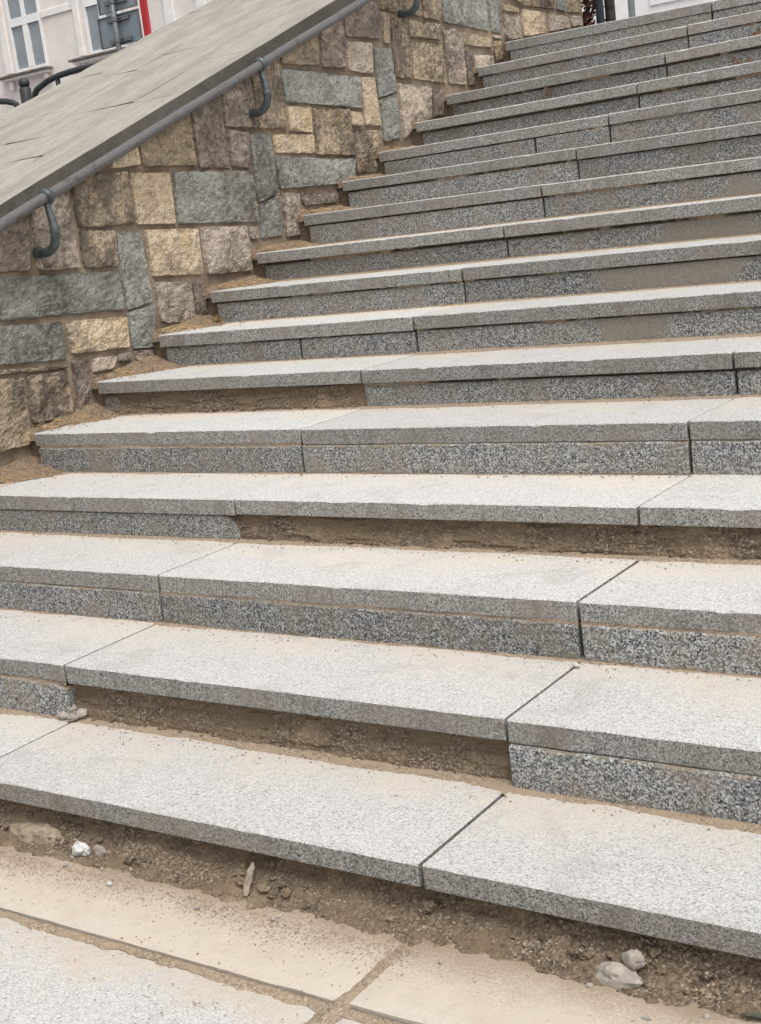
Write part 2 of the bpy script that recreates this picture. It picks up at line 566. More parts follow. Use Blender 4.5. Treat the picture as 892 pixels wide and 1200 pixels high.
xs = [-4.2, XW - .02, XA, XB + .0, XC, XD, XE]
for i in range(1, len(xs) - 1):
    paver(xs[i] + .006, xs[i + 1] - .006, .111, .62, M_PAV_D, .004 + .002 * (i % 2), i)
xs2 = [-4.2, -2.78, -1.42, -.035, 1.38, 2.78, 4.2]
for r, (y0, y1) in enumerate(((-.62, .098), (-1.36, -.63), (-2.10, -1.37), (-2.84, -2.11))):
    for i in range(len(xs2) - 1):
        sh = 0 if r % 2 == 0 else .62
        paver(xs2[i] + .007 + sh, xs2[i + 1] - .007 + sh, y0, y1, M_PAV_G, -.003, 20 + r * 7 + i)

# ------------------------------------------------------------------ granite staircase
stair = empty('granite_staircase', (0, RUN, 0))
tag(stair, 'wide flight of grey granite steps with several missing risers', 'staircase')


def slab_mesh(name, k, x0, x1, y, depth, ztop, th, parent, mats, seed, topm=1, cutr=0., cutl=0., rough=1., chips=2):
    """long granite block: worn front arris, chips, square ends; ztop(x) gives its upper surface"""
    L = x1 - x0
    n = max(4, int(L / .03))
    ux = [x0, x0 + .003] + [x0 + L * i / n for i in range(1, n)] + [x1 - .003, x1]
    rnd = random.Random(seed)
    ch = [(rnd.uniform(x0, x1), rnd.uniform(.015, .05), rnd.uniform(.0015, .0045)) for _ in range(chips)]
    v = []; uv = []; f = []; mi = []
    N = len(ux)
    for i, x in enumerate(ux):
        zt = ztop(x)
        c = .0028 + .002 * max(0, noise.noise(Vector((x * 23, seed * 3.7, 1)))) * rough + .0008 * rnd.random() * rough
        for (cx, cw, cd) in ch:
            d = abs(x - cx)
            if d < cw: c += cd * (1 - d / cw)
        fy = y + .0016 * noise.noise(Vector((x * 6, seed * 1.9, 4))) * rough
        dz = .0012 * noise.noise(Vector((x * 5, seed, 8)))
        zt += dz
        if cutr: zt -= cutr * max(0, 1 - (x1 - x) / .05) ** 2
        if cutl: zt -= cutl * max(0, 1 - (x - x0) / .05) ** 2
        end = .003 if i in (0, N - 1) else 0
        zb = ztop(x) - th
        pts = [(fy + end + .001, zb), (fy + end, zb + .002), (fy + end, zt - c - end), (fy + c * .8 + end, zt - end), (y + depth, zt - end), (y + depth, zb)]
        vv = [0, 0, 1 - c / th, 1, 1, 0] if topm == 0 else [0, 0, 0, .02, 1, 1]
        for (py, pz), w in zip(pts, vv):
            v.append((x, py, pz)); uv.append((x - x0, w))
    P = 6
    mm = [0, 0, topm, topm, 0, 0]
    for i in range(N - 1):
        for q in range(P):
            q2 = (q + 1) % P
            f.append((i * P + q, (i + 1) * P + q, (i + 1) * P + q2, i * P + q2)); mi.append(mm[q])
    f.append(tuple(range(P))); mi.append(0)
    f.append(tuple((N - 1) * P + q for q in range(P))[::-1]); mi.append(0)
    f = [tuple(q) for q in f]
    return mesh_obj(name, v, f, mats, parent, midx=mi, uvs=uv)


jit = random.Random(3)
WEND = {5: -2.742, 6: -2.752, 7: -2.732, 8: -2.742, 9: -2.757, 10: -2.742, 11: -2.757, 12: -2.766, 13: -2.751, 14: -2.766, 15: -2.757, 16: -2.757}
AX = {2: -1.414, 3: -1.392, 4: -1.394, 5: -1.394, 6: -1.393, 7: -1.394, 8: -1.389, 9: -1.393, 10: -1.397, 11: -1.4, 12: -1.399, 13: -1.404, 14: -1.4, 15: -1.415, 16: -1.41}
sd = 0
for k in range(1, 17):
    e = [WEND.get(k, XW), AX.get(k, XA), jit.uniform(-.004, .006) if k > 6 else .002, XC + jit.uniform(-.01, .01), XD + jit.uniform(-.01, .01), XE]
    for i in range(5):
        sd += 1
        g = jit.uniform(.0034, .0055)
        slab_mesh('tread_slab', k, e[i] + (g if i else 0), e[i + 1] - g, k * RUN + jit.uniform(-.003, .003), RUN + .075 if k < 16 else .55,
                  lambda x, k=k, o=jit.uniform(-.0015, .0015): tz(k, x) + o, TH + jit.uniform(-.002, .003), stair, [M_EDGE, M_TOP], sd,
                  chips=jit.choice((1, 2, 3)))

# riser blocks: (step, x0, x1, set forward (+) or back (-), gap below the slab, right end broken, left end broken)
RIS = []
for k in range(2, 17):
    e = [WEND.get(k, XW) + .02, AX.get(k, XA), 0.004, XC, XD, XE]
    for i in range(5):
        if (k, i) in ((2, 1), (4, 1), (4, 2), (6, 0)): continue
        off = jit.uniform(-.016, -.003); gap = jit.uniform(.003, .008)
        cutr = cutl = 0
        if k == 2: off = .012 if i == 2 else .006; gap = .006
        if k == 3: off = .004
        if k == 5: off = .007; gap = .006
        if k == 6: off = -.014; gap = .009
        if k in (9, 13, 14): off = -.022; gap = .011
        if (k, i) == (4, 0): cutr = .045; off = -.008
        if (k, i) == (2, 0): cutr = .012
        x0, x1 = e[i], e[i + 1]
        if k == 7 and i == 0:
            RIS.append((k, x0, -1.962, off, gap, 0, 0)); RIS.append((k, -1.956, x1, off + .002, gap, 0, 0)); continue
        if k == 12 and i == 0:
            RIS.append((k, x0, -1.812, off, gap, 0, 0)); RIS.append((k, -1.806, x1, off + .004, gap, 0, 0)); continue
        RIS.append((k, x0, x1, off, gap, cutr, cutl))
RIS.append((6, -2.745, -2.655, -.02, .004, .02, .02))
for (k, x0, x1, off, gap, cr, cl) in RIS:
    sd += 1
    yb = k * RUN - off
    zb = lambda x, k=k, gap=gap: tz(k, x) - TH - gap - (.004 * max(0, noise.noise(Vector((x * 17, k * 3.1, 2)))))
    hgt = RISE - TH - gap - .001 + (tz(k, x0) - tz(k - 1, x0) - RISE)
    g = jit.uniform(.003, .006)
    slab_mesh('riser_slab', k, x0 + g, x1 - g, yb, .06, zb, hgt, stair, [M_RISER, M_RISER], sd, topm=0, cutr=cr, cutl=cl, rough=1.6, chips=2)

# core of rubble and soil under the slabs, stepped
cv = []; cf = []
prof = [(RUN + .1, -.3)]
for k in range(1, 17):
    prof += [(k * RUN + .095, RISE * (k - 1) - .06), (k * RUN + .095, RISE * k - .055 - .005)]
prof += [(16 * RUN + .5, RISE * 16 - .06), (16 * RUN + .5, -.3)]
for x in (-2.82, XE - .01):
    cv += [(x, y, z) for y, z in prof]
n = len(prof)
for i in range(n):
    cf.append((i, (i + 1) % n, n + (i + 1) % n, n + i))
cf.append(tuple(range(n))[::-1]); cf.append(tuple(range(n, 2 * n)))
mesh_obj('rubble_core', cv, cf, M_SOIL, stair)

# ------------------------------------------------------------------ soil and sand
def heightgrid(V, F, nu, nv, fn):
    b = len(V)
    for j in range(nv + 1):
        for i in range(nu + 1):
            V.append(fn(i / nu, j / nv))
    for j in range(nv):
        for i in range(nu):
            q = b + j * (nu + 1) + i
            F.append((q, q + 1, q + nu + 2, q + nu + 1))


def soil_bank(k, x0, x1, path, amp, name, label, step=.008):
    """eroded bank behind a missing riser; path = [(y, z)] from its toe to the slab above"""
    V = []; F = []
    seg = [0]
    for a_, b_ in zip(path, path[1:]): seg.append(seg[-1] + math.hypot(b_[0] - a_[0], b_[1] - a_[1]))
    T = seg[-1]
    def pt(t):
        d = t * T
        for i in range(len(seg) - 1):
            if d <= seg[i + 1] + 1e-9:
                q = (d - seg[i]) / (seg[i + 1] - seg[i])
                return path[i][0] + (path[i + 1][0] - path[i][0]) * q, path[i][1] + (path[i + 1][1] - path[i][1]) * q
    zb = RISE * (k - 1)
    def fn(u, w):
        x = x0 + (x1 - x0) * u
        y, z = pt(w)
        base = tz(k - 1, x)
        ww = sm(0, .25, w)
        ys, zs3 = y * 1.0, z * 1.0
        big = fbm(x * 4.2, ys * 5 + k * 7, zs3 * 5, 3)
        med = fbm(x * 19, ys * 19, zs3 * 19 + k * 5.3, 4)
        fine = noise.noise(Vector((x * 85, ys * 85, zs3 * 85))) + .6 * noise.noise(Vector((x * 190, ys * 190, zs3 * 190)))
        toe = (1 - ww) * .035 * fbm(x * 6, k * 3.3, .7, 4)
        ledge = .006 * sm(.0, .10, fbm(x * 3.3, zs3 * 26 + 4, k * 1.7, 4)) * ww
        y2 = y + toe - amp * (1.1 * big + .9 * med) * (.25 + .75 * ww) - ledge - .0024 * fine * (.3 + .7 * ww)
        z2 = base + z + (amp * .45 * med + .003 * fine) * sm(0, .1, w)
        return (x, y2, z2)
    heightgrid(V, F, int((x1 - x0) / step), 26, fn)
    return tag(mesh_obj(name, V, F, M_SOIL, smooth=False), label, 'soil', kind='stuff')


soil_bank(1, XW - .03, XE - .02, [(.315, -.012), (.335, .004), (.37, .012), (.40, .026), (.425, .045), (.442, .075), (.452, .115)], .020,
          'soil_bank', 'crumbling brown soil bank under the lowest granite step', .007)
for (k, x0, x1, lab) in ((2, XA - .03, XB + .01, 'brown soil where the riser above the lowest tread is missing'),
                         (4, XA - .03, XC + .02, 'compacted tan soil in the long gap under the fourth tread'),
                         (6, -2.69, XA + .02, 'brown soil in the gap under the sixth tread beside the wall')):
    yr = k * RUN
    soil_bank(k, x0, x1, [(yr + .004, -.008), (yr + .012, .008), (yr + .022, .035), (yr + .030, .06), (yr + .034, .112)], .008, 'soil_bank', lab)

SV = []; SF = []
# sand washed along the foot of every riser
for k in range(0, 16):
    def dep(x, k=k):
        b = .010 + .040 * max(0, fbm(x * 1.9 + k * 3.7, k * 1.3, 0, 3) + .16) + .012 * fbm(x * 14, k * 2.1, 5, 3)
        if k == 1: b += .028 * sm(.15, .5, x)
        return max(.002, b)
    if k == 0: continue
    y1 = (k + 1) * RUN + .035
    def fn(u, w, k=k, y1=y1):
        x = XW - .03 + (XE - XW) * u
        off = .012 if k == 1 else .004
        d = dep(x)
        yy = (k + 1) * RUN - off - d + (d + .03) * w
        h = .0075 * sm(0, 1, w) + .0018 * noise.noise(Vector((x * 90, yy * 90, k)))
        return (x, yy, tz(k, x) + (h if w > 0 else -.0015))
    heightgrid(SV, SF, int((XE - XW) / .012), 5, fn)
# piles in the corner between the treads and the wall
DV = []; DF = []
for k in range(0, 16):
    big = {4: 1.6, 5: 1.4, 6: 1.5, 7: 1.2, 8: 1.0, 9: .9, 10: .8, 11: .7}.get(k, .45)
    y0, y1 = k * RUN + .012, (k + 1) * RUN + .03
    def fn(u, w, k=k, big=big, y0=y0, y1=y1):
        x = -2.815 + (.08 + .34 * big) * u; y = y0 + (y1 - y0) * w
        wd = (.045 + .13 * big * sm(.1, .95, w)) * (1 + .9 * fbm(y * 8, k * 2.2, 1, 4) + .3 * fbm(x * 30, y * 30, k, 2))
        t = (x + 2.795) / max(.03, wd)
        h = (.010 + .030 * big * sm(0.05, .9, w)) * max(0, 1 - t) ** 1.5 if t < 1 else -.004
        h += (.005 * noise.noise(Vector((x * 45, y * 45, k))) + .004 * fbm(x * 20, y * 20, k, 3)) * (1 if t < 1 else 0)
        if t > 1.0 or w < .03 or h < .0005: h = -.006
        if w < .01: h = -.03
        return (x, y, tz(k, max(x, XW)) + h)
    heightgrid(DV, DF, 44, 40, fn)
tag(mesh_obj('corner_dirt', DV, DF, M_DIRT), 'brown dirt and litter heaped where the treads meet the stone wall', 'dirt', kind='stuff')
# sand in the open joints of the paving
def fn(u, w):
    x = -3.0 + 7.2 * u
    y = .106 - (1 - w) * max(.012, .030 + .035 * fbm(x * 3.1, 7, 0, 3) + .022 * fbm(x * 15, 2, 0, 3) + .008 * noise.noise(Vector((x * 60, 1, 1))))
    h = .0045 * math.sin(math.pi * w) + .0012 * noise.noise(Vector((x * 90, y * 90, 0)))
    return (x, y, h - .0048 + .003 * sm(0, .5, w) * sm(1, .8, w))
heightgrid(SV, SF, 600, 7, fn)
def fn(u, w):
    y = -.05 + .38 * u
    x = .0 - .02 * (1 - u) + max(.014, .034 + .035 * u + .05 * fbm(y * 9, 3, 1, 3) + .01 * noise.noise(Vector((y * 50, w * 2, 1)))) * (w - .5)
    return (x, y, -.0035 + .006 * math.sin(math.pi * w) + .001 * noise.noise(Vector((x * 90, y * 90, 0))))
heightgrid(SV, SF, 40, 7, fn)
tag(mesh_obj('sand', SV, SF, M_SAND), 'pale brown sand washed along the risers, joints and wall foot', 'sand', kind='stuff')

# side fill between slab ends and wall
fb = MB()
for k in range(1, 17):
    fb.box(-2.83, WEND.get(k, XW) + .03, k * RUN + .03, k * RUN + .45, RISE * k - .16, RISE * k + DZ[k][0] - .008)
fb.build('joint_fill', M_SOIL, stair)

# crumbly bedding mortar showing in the joints under the treads
BV = []; BF = []
for (k, x0, x1, off, gap, cr, cl) in RIS:
    if x1 - x0 < .2: continue
    def fn(u, w, k=k, x0=x0, x1=x1, off=off, gap=gap):
        x = x0 + .004 + (x1 - x0 - .008) * u
        keep = fbm(x * 3.1, k * 4.7, off * 50, 3) + .35 * fbm(x * 21, k, 3, 2)
        yb = k * RUN - min(off, 0) + .030 - .028 * sm(.02, .30, keep) - .003 * noise.noise(Vector((x * 70, w * 3, k)))
        if off > 0: yb = k * RUN + .004 - (off - .001) * sm(-.1, .3, keep) * (1 - w) - .002 * noise.noise(Vector((x * 70, w * 3, k)))
        zt = tz(k, x) - TH
        z = zt - gap - .005 - .006 * max(0, noise.noise(Vector((x * 40, k, 1)))) * sm(.1, .5, keep) + (gap + .008) * w
        return (x, yb, z)
    heightgrid(BV, BF, int((x1 - x0) / .009), 3, fn)
tag(mesh_obj('bedding_mortar', BV, BF, M_SAND), 'crumbly tan bedding mortar in the joints under the treads', 'mortar', kind='stuff')

# earth clods in the open banks
CB_ = MB()
rcl = random.Random(17)
for _ in range(170):
    x = rcl.choice((rcl.uniform(-2.3, 1.7), rcl.gauss(-1.05, .12), rcl.gauss(.45, .1), rcl.gauss(-.4, .08))); y = rcl.uniform(.33, .44); r = rcl.choice((.003, .003, .004, .004, .005, .006, .007, .009, .013))
    CB_.lump((x, y - r * .4, .055 * sm(.33, .45, y) + r * .15), r * rcl.uniform(.9, 1.6), r, r * .75, rcl.uniform(0, 90), 2, .5)
for (k, a_, b_) in ((2, XA, XB), (4, XA, 1.2), (6, -2.62, XA)):
    for _ in range(40):
        x = rcl.uniform(a_ + .03, b_ - .03); r = rcl.choice((.003, .004, .006, .008))
        CB_.lump((x, k * RUN + .004 + rcl.uniform(0, .012), tz(k - 1, x) + r * .4 + rcl.uniform(0, .012)), r * 1.3, r, r * .8, rcl.uniform(0, 90), 2, .5)
tag(CB_.build('earth_clods', M_SOIL), 'small brown earth clods on the open soil banks', 'soil', kind='stuff')

# crumbs: small stones and grit, far too many to count
GV = MB()
rg = random.Random(11)
pr = []
import bmesh
def grit(x, y, z, r):
    n = len(GV.v)
    a1, a2, a3 = (rg.uniform(.6, 1.3) * r for _ in range(3)); th = rg.uniform(0, 3.14)
    c, s_ = math.cos(th), math.sin(th)
    for q in ((1, 0, 0), (-1, 0, 0), (0, 1, 0), (0, -1, 0), (0, 0, 1), (0, 0, -1)):
        X = q[0] * a1 * rg.uniform(.7, 1.2); Y = q[1] * a2 * rg.uniform(.7, 1.2); Z = q[2] * a3 * .75
        X += .25 * a1 * rg.uniform(-1, 1); Y += .25 * a2 * rg.uniform(-1, 1)
        GV.v.append((x + X * c - Y * s_, y + X * s_ + Y * c, z + Z))
    GV.f += [tuple(n + i for i in t) for t in ((0, 2, 4), (2, 1, 4), (1, 3, 4), (3, 0, 4), (2, 0, 5), (1, 2, 5), (3, 1, 5), (0, 3, 5))]
for _ in range(5200):
    x = rg.uniform(-2.6, 2.2); t = rg.random() ** .8
    y = .265 + .14 * t + rg.gauss(0, .018)
    z = max(.001, .050 * sm(.34, .46, y))
    grit(x, y, z + .002, rg.choice((.0016, .002, .0025, .003, .004, .0055)))
for _ in range(6500):
    grit(rg.uniform(-2.2, 1.8), .31 - abs(rg.gauss(0, .045)), .005, rg.choice((.0009, .0012, .0016, .002)))
for _ in range(700):
    grit(rg.uniform(-2.2, 1.6), rg.uniform(-.1, .30), .004, rg.choice((.0012, .0016, .002, .003)))
for k in range(1, 9):
    for _ in range(420 if k < 5 else 200):
        x = rg.uniform(XW, 1.6)
        y = (k + 1) * RUN - .01 - abs(rg.gauss(0, .035))
        grit(x, y, tz(k, x) + .002, rg.choice((.0012, .0016, .002, .0026, .0035)))
for k in range(4, 12):
    for _ in range(160):
        x = -2.79 + abs(rg.gauss(0, .09)); y = k * RUN + rg.uniform(.05, .39)
        grit(x, y, tz(k, x) + .012 * (x < -2.7) + .003, rg.choice((.0015, .0022, .003, .005)))
NB = MB()
for k in range(3, 13):
    for _ in range(70 if k < 9 else 35):
        x = -2.785 + abs(rg.gauss(0, .075)); y = k * RUN + rg.uniform(.04, .40); z = tz(k, x) + .018 * max(0, 1 - (x + 2.79) / .12) + rg.uniform(.003, .012)
        an = rg.uniform(0, 3.14); l_ = rg.uniform(.008, .022); tl = rg.uniform(-.4, .4)
        d_ = Vector((math.cos(an), math.sin(an), tl)) * l_
        NB.tube([(x - d_.x, y - d_.y, z - d_.z), (x, y, z + .002), (x + d_.x, y + d_.y, z + d_.z)], .0009, 3)
tag(NB.build('dry_litter', M_STRAW), 'dry straw and needle litter in the corners by the wall', 'litter', kind='stuff')
tag(GV.build('grit', M_SAND), 'loose grit and small crumbs scattered on the steps', 'grit', kind='stuff')

# ------------------------------------------------------------------ stone side wall
wall = empty('stone_wall', (-3.7, 3.2, 0))
tag(wall, 'rough coursed sandstone side wall with broad sloping coping beside the steps', 'wall')
Y0, Y1 = -1.2, 7.56
CT = 0.905            # coping surface, slightly flatter than the flight
CB = CT - .066
SLC = SL - .0095
core = [(Y0, -.3), (Y1, -.3), (Y1, CB + SLC * Y1), (Y0, CB + SLC * Y0)]
wv = [(x, y, z) for x in (-2.809, -4.36) for y, z in core]
wf = [(0, 1, 2, 3), (7, 6, 5, 4), (0, 4, 5, 1), (1, 5, 6, 2), (2, 6, 7, 3), (3, 7, 4, 0)]
mesh_obj('wall_core', wv, wf, M_MORTAR, wall)

STONES = [
    ('pb', 1.878, 1.510, 2.189, 1.624, 2.140, 1.391, 1.853, 1.401),
    ('p', 2.203, 1.627, 2.410, 1.698, 2.414, 1.376, 2.185, 1.386),
    ('td', 2.437, 1.711, 2.781, 1.761, 2.777, 1.535, 2.441, 1.539),
    ('t', 2.795, 1.754, 3.052, 1.748, 3.040, 1.517, 2.792, 1.530),
    ('g', 3.069, 1.748, 3.629, 1.732, 3.634, 1.487, 3.057, 1.516),
    ('t', 2.704, 1.814, 2.862, 1.861, 2.866, 1.784, 2.685, 1.775),
    ('td', 2.887, 1.875, 3.241, 2.002, 3.237, 1.769, 2.881, 1.780),
    ('pb', 3.255, 2.009, 3.465, 2.083, 3.478, 1.749, 3.253, 1.760),
    ('pb', 3.493, 1.931, 3.651, 1.917, 3.632, 1.744, 3.491, 1.753),
    ('pb', 3.498, 2.091, 3.714, 2.173, 3.720, 1.932, 3.477, 1.943),
    ('td', 3.735, 2.178, 3.962, 2.260, 3.952, 1.930, 3.733, 1.932),
    ('g', 3.655, 1.909, 3.815, 1.907, 3.813, 1.617, 3.647, 1.576),
    ('g', 3.652, 1.568, 3.811, 1.609, 3.815, 1.407, 3.637, 1.408),
    ('t', 3.849, 1.902, 4.176, 1.898, 4.170, 1.804, 3.842, 1.812),
    ('td', 4.205, 2.030, 4.520, 2.026, 4.523, 1.782, 4.183, 1.795),
    ('t', 3.983, 2.038, 4.185, 2.039, 4.171, 1.907, 3.977, 1.917),
    ('g', 3.968, 2.223, 4.661, 2.192, 4.658, 2.027, 3.980, 2.059),
    ('td', 3.987, 2.277, 4.331, 2.398, 4.304, 2.240, 3.987, 2.244),
    ('pb', 4.364, 2.412, 4.565, 2.486, 4.549, 2.233, 4.333, 2.237),
    ('pb', 4.582, 2.491, 4.928, 2.617, 4.914, 2.396, 4.578, 2.400),
    ('p', 4.581, 2.378, 4.816, 2.375, 4.798, 2.212, 4.563, 2.225),
    ('t', 4.938, 2.546, 5.014, 2.541, 5.005, 2.377, 4.936, 2.379),
    ('g', 4.837, 2.353, 5.000, 2.354, 5.001, 2.120, 4.820, 2.081),
    ('g', 4.827, 2.072, 5.008, 2.111, 5.009, 1.868, 4.829, 1.848),
    ('t', 4.678, 2.196, 4.802, 2.194, 4.814, 1.935, 4.663, 1.937),
    ('t', 4.525, 2.013, 4.638, 2.013, 4.646, 1.937, 4.525, 1.938),
    ('td', 5.044, 2.520, 5.206, 2.529, 5.197, 2.193, 5.010, 2.199),
    ('td', 4.945, 2.659, 5.138, 2.708, 5.120, 2.547, 4.941, 2.560),
    ('t', 5.167, 2.683, 5.375, 2.679, 5.374, 2.543, 5.138, 2.548),
    ('t', 5.402, 2.676, 5.614, 2.685, 5.580, 2.530, 5.391, 2.539),
    ('g', 5.638, 2.706, 6.154, 2.721, 6.161, 2.499, 5.609, 2.526),
    ('g', 6.187, 2.724, 6.354, 2.730, 6.326, 2.491, 6.194, 2.495),
    ('t', 5.222, 2.521, 5.576, 2.510, 5.548, 2.422, 5.219, 2.423),
    ('t', 5.223, 2.400, 5.551, 2.394, 5.573, 2.175, 5.215, 2.193),
    ('p', 5.593, 2.497, 5.811, 2.487, 5.803, 2.164, 5.603, 2.176),
    ('t', 5.829, 2.478, 6.166, 2.468, 6.162, 2.396, 5.824, 2.404),
    ('pb', 5.817, 2.374, 5.909, 2.367, 5.931, 2.171, 5.835, 2.165),
    ('p', 5.926, 2.348, 6.175, 2.356, 6.169, 2.273, 5.928, 2.257),
    ('td', 6.205, 2.444, 6.317, 2.449, 6.316, 2.334, 6.201, 2.320),
    ('p', 6.201, 2.480, 6.324, 2.480, 6.320, 2.459, 6.207, 2.454),
    ('p', 5.029, 2.167, 5.393, 2.148, 5.367, 1.984, 5.044, 1.863),
    ('pb', 5.410, 2.139, 5.535, 2.136, 5.514, 1.994, 5.385, 1.979),
    ('t', 6.378, 2.685, 6.592, 2.661, 6.587, 2.634, 6.367, 2.632),
    ('p', 6.374, 2.612, 6.582, 2.613, 6.577, 2.475, 6.363, 2.451),
    ('t', 6.627, 2.658, 6.968, 2.656, 6.953, 2.524, 6.614, 2.482),
    ('td', 6.394, 2.758, 7.127, 2.808, 7.115, 2.686, 6.619, 2.679),
    ('p', 7.004, 2.647, 7.304, 2.652, 7.328, 2.575, 6.993, 2.531),
    ('g', 7.164, 2.800, 7.297, 2.809, 7.283, 2.679, 7.140, 2.682),
    ('td', 7.337, 2.812, 7.516, 2.824, 7.515, 2.687, 7.309, 2.675),
    ('p', 7.359, 2.655, 7.524, 2.664, 7.525, 2.601, 7.357, 2.582),
    ('td', 4.528, 1.916, 4.826, 1.912, 4.717, 1.685, 4.527, 1.692),
    ('g', 3.832, 1.795, 4.519, 1.764, 4.484, 1.639, 3.838, 1.637),
    ('p', 3.841, 1.620, 3.989, 1.613, 3.949, 1.398, 3.841, 1.397),
    ('pb', 4.003, 1.613, 4.331, 1.597, 4.304, 1.545, 4.017, 1.543),
    ('t', 2.836, 1.505, 3.186, 1.488, 3.180, 1.277, 2.838, 1.299),
    ('p', 3.204, 1.491, 3.533, 1.477, 3.531, 1.260, 3.203, 1.271),
    ('p', 3.559, 1.475, 3.631, 1.470, 3.623, 1.405, 3.556, 1.406),
    ('p', 2.839, 1.276, 3.073, 1.252, 3.078, 1.063, 2.847, 1.092),
    ('pb', 3.091, 1.250, 3.174, 1.250, 3.159, 1.101, 3.095, 1.085),
    ('g', 2.646, 1.511, 2.801, 1.496, 2.819, 1.187, 2.647, 1.169),
    ('g', 2.650, 1.162, 2.822, 1.179, 2.769, 0.991, 2.646, 1.001),
    ('pb', 2.650, 0.993, 2.762, 0.985, 2.757, 0.936, 2.651, 0.952),
    ('td', 2.444, 1.529, 2.647, 1.518, 2.633, 1.363, 2.438, 1.373),
    ('g', 1.965, 1.377, 2.629, 1.345, 2.638, 1.178, 1.945, 1.212),
    ('t', 1.730, 1.394, 1.951, 1.389, 1.930, 1.221, 1.705, 1.216),
    ('g', 1.727, 1.207, 2.266, 1.172, 2.254, 1.014, 1.693, 1.062),
    ('t', 2.289, 1.169, 2.636, 1.145, 2.627, 1.012, 2.287, 1.031),
    ('td', 1.689, 1.043, 2.254, 0.993, 2.256, 0.978, 1.684, 1.021),
    ('td', 2.028, 0.979, 2.245, 0.973, 2.249, 0.778, 2.015, 0.786),
    ('td', 1.681, 1.008, 2.010, 0.978, 1.989, 0.710, 1.611, 0.704),
    ('pb', 2.281, 1.003, 2.382, 0.995, 2.360, 0.813, 2.276, 0.791),
    ('p', 2.397, 0.997, 2.543, 0.990, 2.510, 0.936, 2.388, 0.936),
    ('pb', 2.387, 0.929, 2.466, 0.924, 2.461, 0.899, 2.385, 0.900),
    ('pb', 2.554, 0.992, 2.628, 0.993, 2.630, 0.955, 2.542, 0.960),
]



def stone(kind, q, seed):
    """rock-faced block from its four (y, z) corners: TL, TR, BR, BL"""
    TL, TR, BR, BL = [Vector((q[i], q[i + 1])) for i in (0, 2, 4, 6)]
    w = ((TR - TL).length + (BR - BL).length) / 2; h = ((TL - BL).length + (TR - BR).length) / 2
    nu = max(6, min(48, int(w / .0095))); nv = max(5, min(36, int(h / .0095)))
    # extra fine rows at the rim
    us = [0, .004 / w, .011 / w] + [i / nu for i in range(1, nu)] + [1 - .011 / w, 1 - .004 / w, 1]
    vs = [0, .004 / h, .011 / h] + [i / nv for i in range(1, nv)] + [1 - .011 / h, 1 - .004 / h, 1]
    us = sorted(set(max(0, min(1, u)) for u in us)); vs = sorted(set(max(0, min(1, u)) for u in vs))
    g = -.003
    rr = random.Random(seed)
    proud = rr.uniform(.005, .012); bul = rr.uniform(.001, .007) * min(1, min(w, h) / .16)
    rough = {'t': 1.0, 'td': 1.25, 'p': 1.05, 'pb': 1.25, 'g': .9}[kind] * min(1, .45 + min(w, h) / .3)
    tilt = rr.uniform(-.007, .007); tilt2 = rr.uniform(-.007, .007)
    V = []; F = []
    so = seed * 13.7
    for v in vs:
        for u in us:
            P = (BL * (1 - u) + BR * u) * (1 - v) + (TL * (1 - u) + TR * u) * v
            du = min(u, 1 - u) * w; dv = min(v, 1 - v) * h; d = min(du, dv)
            C_ = (TL + TR + BR + BL) / 4
            rim = 1 - sm(0, .02, d)
            pull = g + .0045 * (noise.noise(Vector((P.x * 19, P.y * 19, so))) + .6 * noise.noise(Vector((P.x * 55, P.y * 55, so)))) * rim + .0015 * rim
            if du < .016 and dv < .016: pull += .004 * (1 - du / .016) * (1 - dv / .016)
            dirv = (C_ - P)
            m_ = Vector((max(-1, min(1, dirv.x / (w * .5))), max(-1, min(1, dirv.y / (h * .5)))))
            P = P + m_ * pull
            prof = proud * sm(-.001, .004, d) + bul * sm(.0, .05, d)
            n1 = fbm(P.x * 8 + so, P.y * 8, seed * 1.7, 3)
            # broken ledges, as split stone has
            tr = n1 * 5.0 + 1.2 * fbm(P.x * 22, P.y * 22 + so, 4., 3)
            fl = math.floor(tr); led = (fl + sm(.25, .75, tr - fl)) / 5.0
            n3 = fbm(P.x * 38, P.y * 38, so, 3)
            disp = (.024 * led + .008 * n3) * rough * sm(.0, .014, d)
            x = -2.802 + prof + disp + tilt * (u - .5) + tilt2 * (v - .5)
            x = max(-2.803, min(x, -2.762))
            if d < 1e-6: x = -2.816
            V.append((x, P.x, P.y))
    nU = len(us)
    for j in range(len(vs) - 1):
        for i in range(nU - 1):
            a_ = j * nU + i
            F.append((a_, a_ + 1, a_ + nU + 1, a_ + nU))
    return mesh_obj('stone', V, F, ROCK[kind], wall, smooth=False, origin=(-2.80, (TL.x + BR.x) / 2, min(BL.y, BR.y)))


for i, s_ in enumerate(STONES):
    q = list(s_[1:])
    for c_ in (0, 2):
        lim = CB + SLC * q[c_] + .004
        if lim - q[c_ + 1] < .085: q[c_ + 1] = lim
    stone(s_[0], q, i + 1)

# the courses that carry on beyond both ends of the measured stretch
rs = random.Random(21)
sd2 = 300


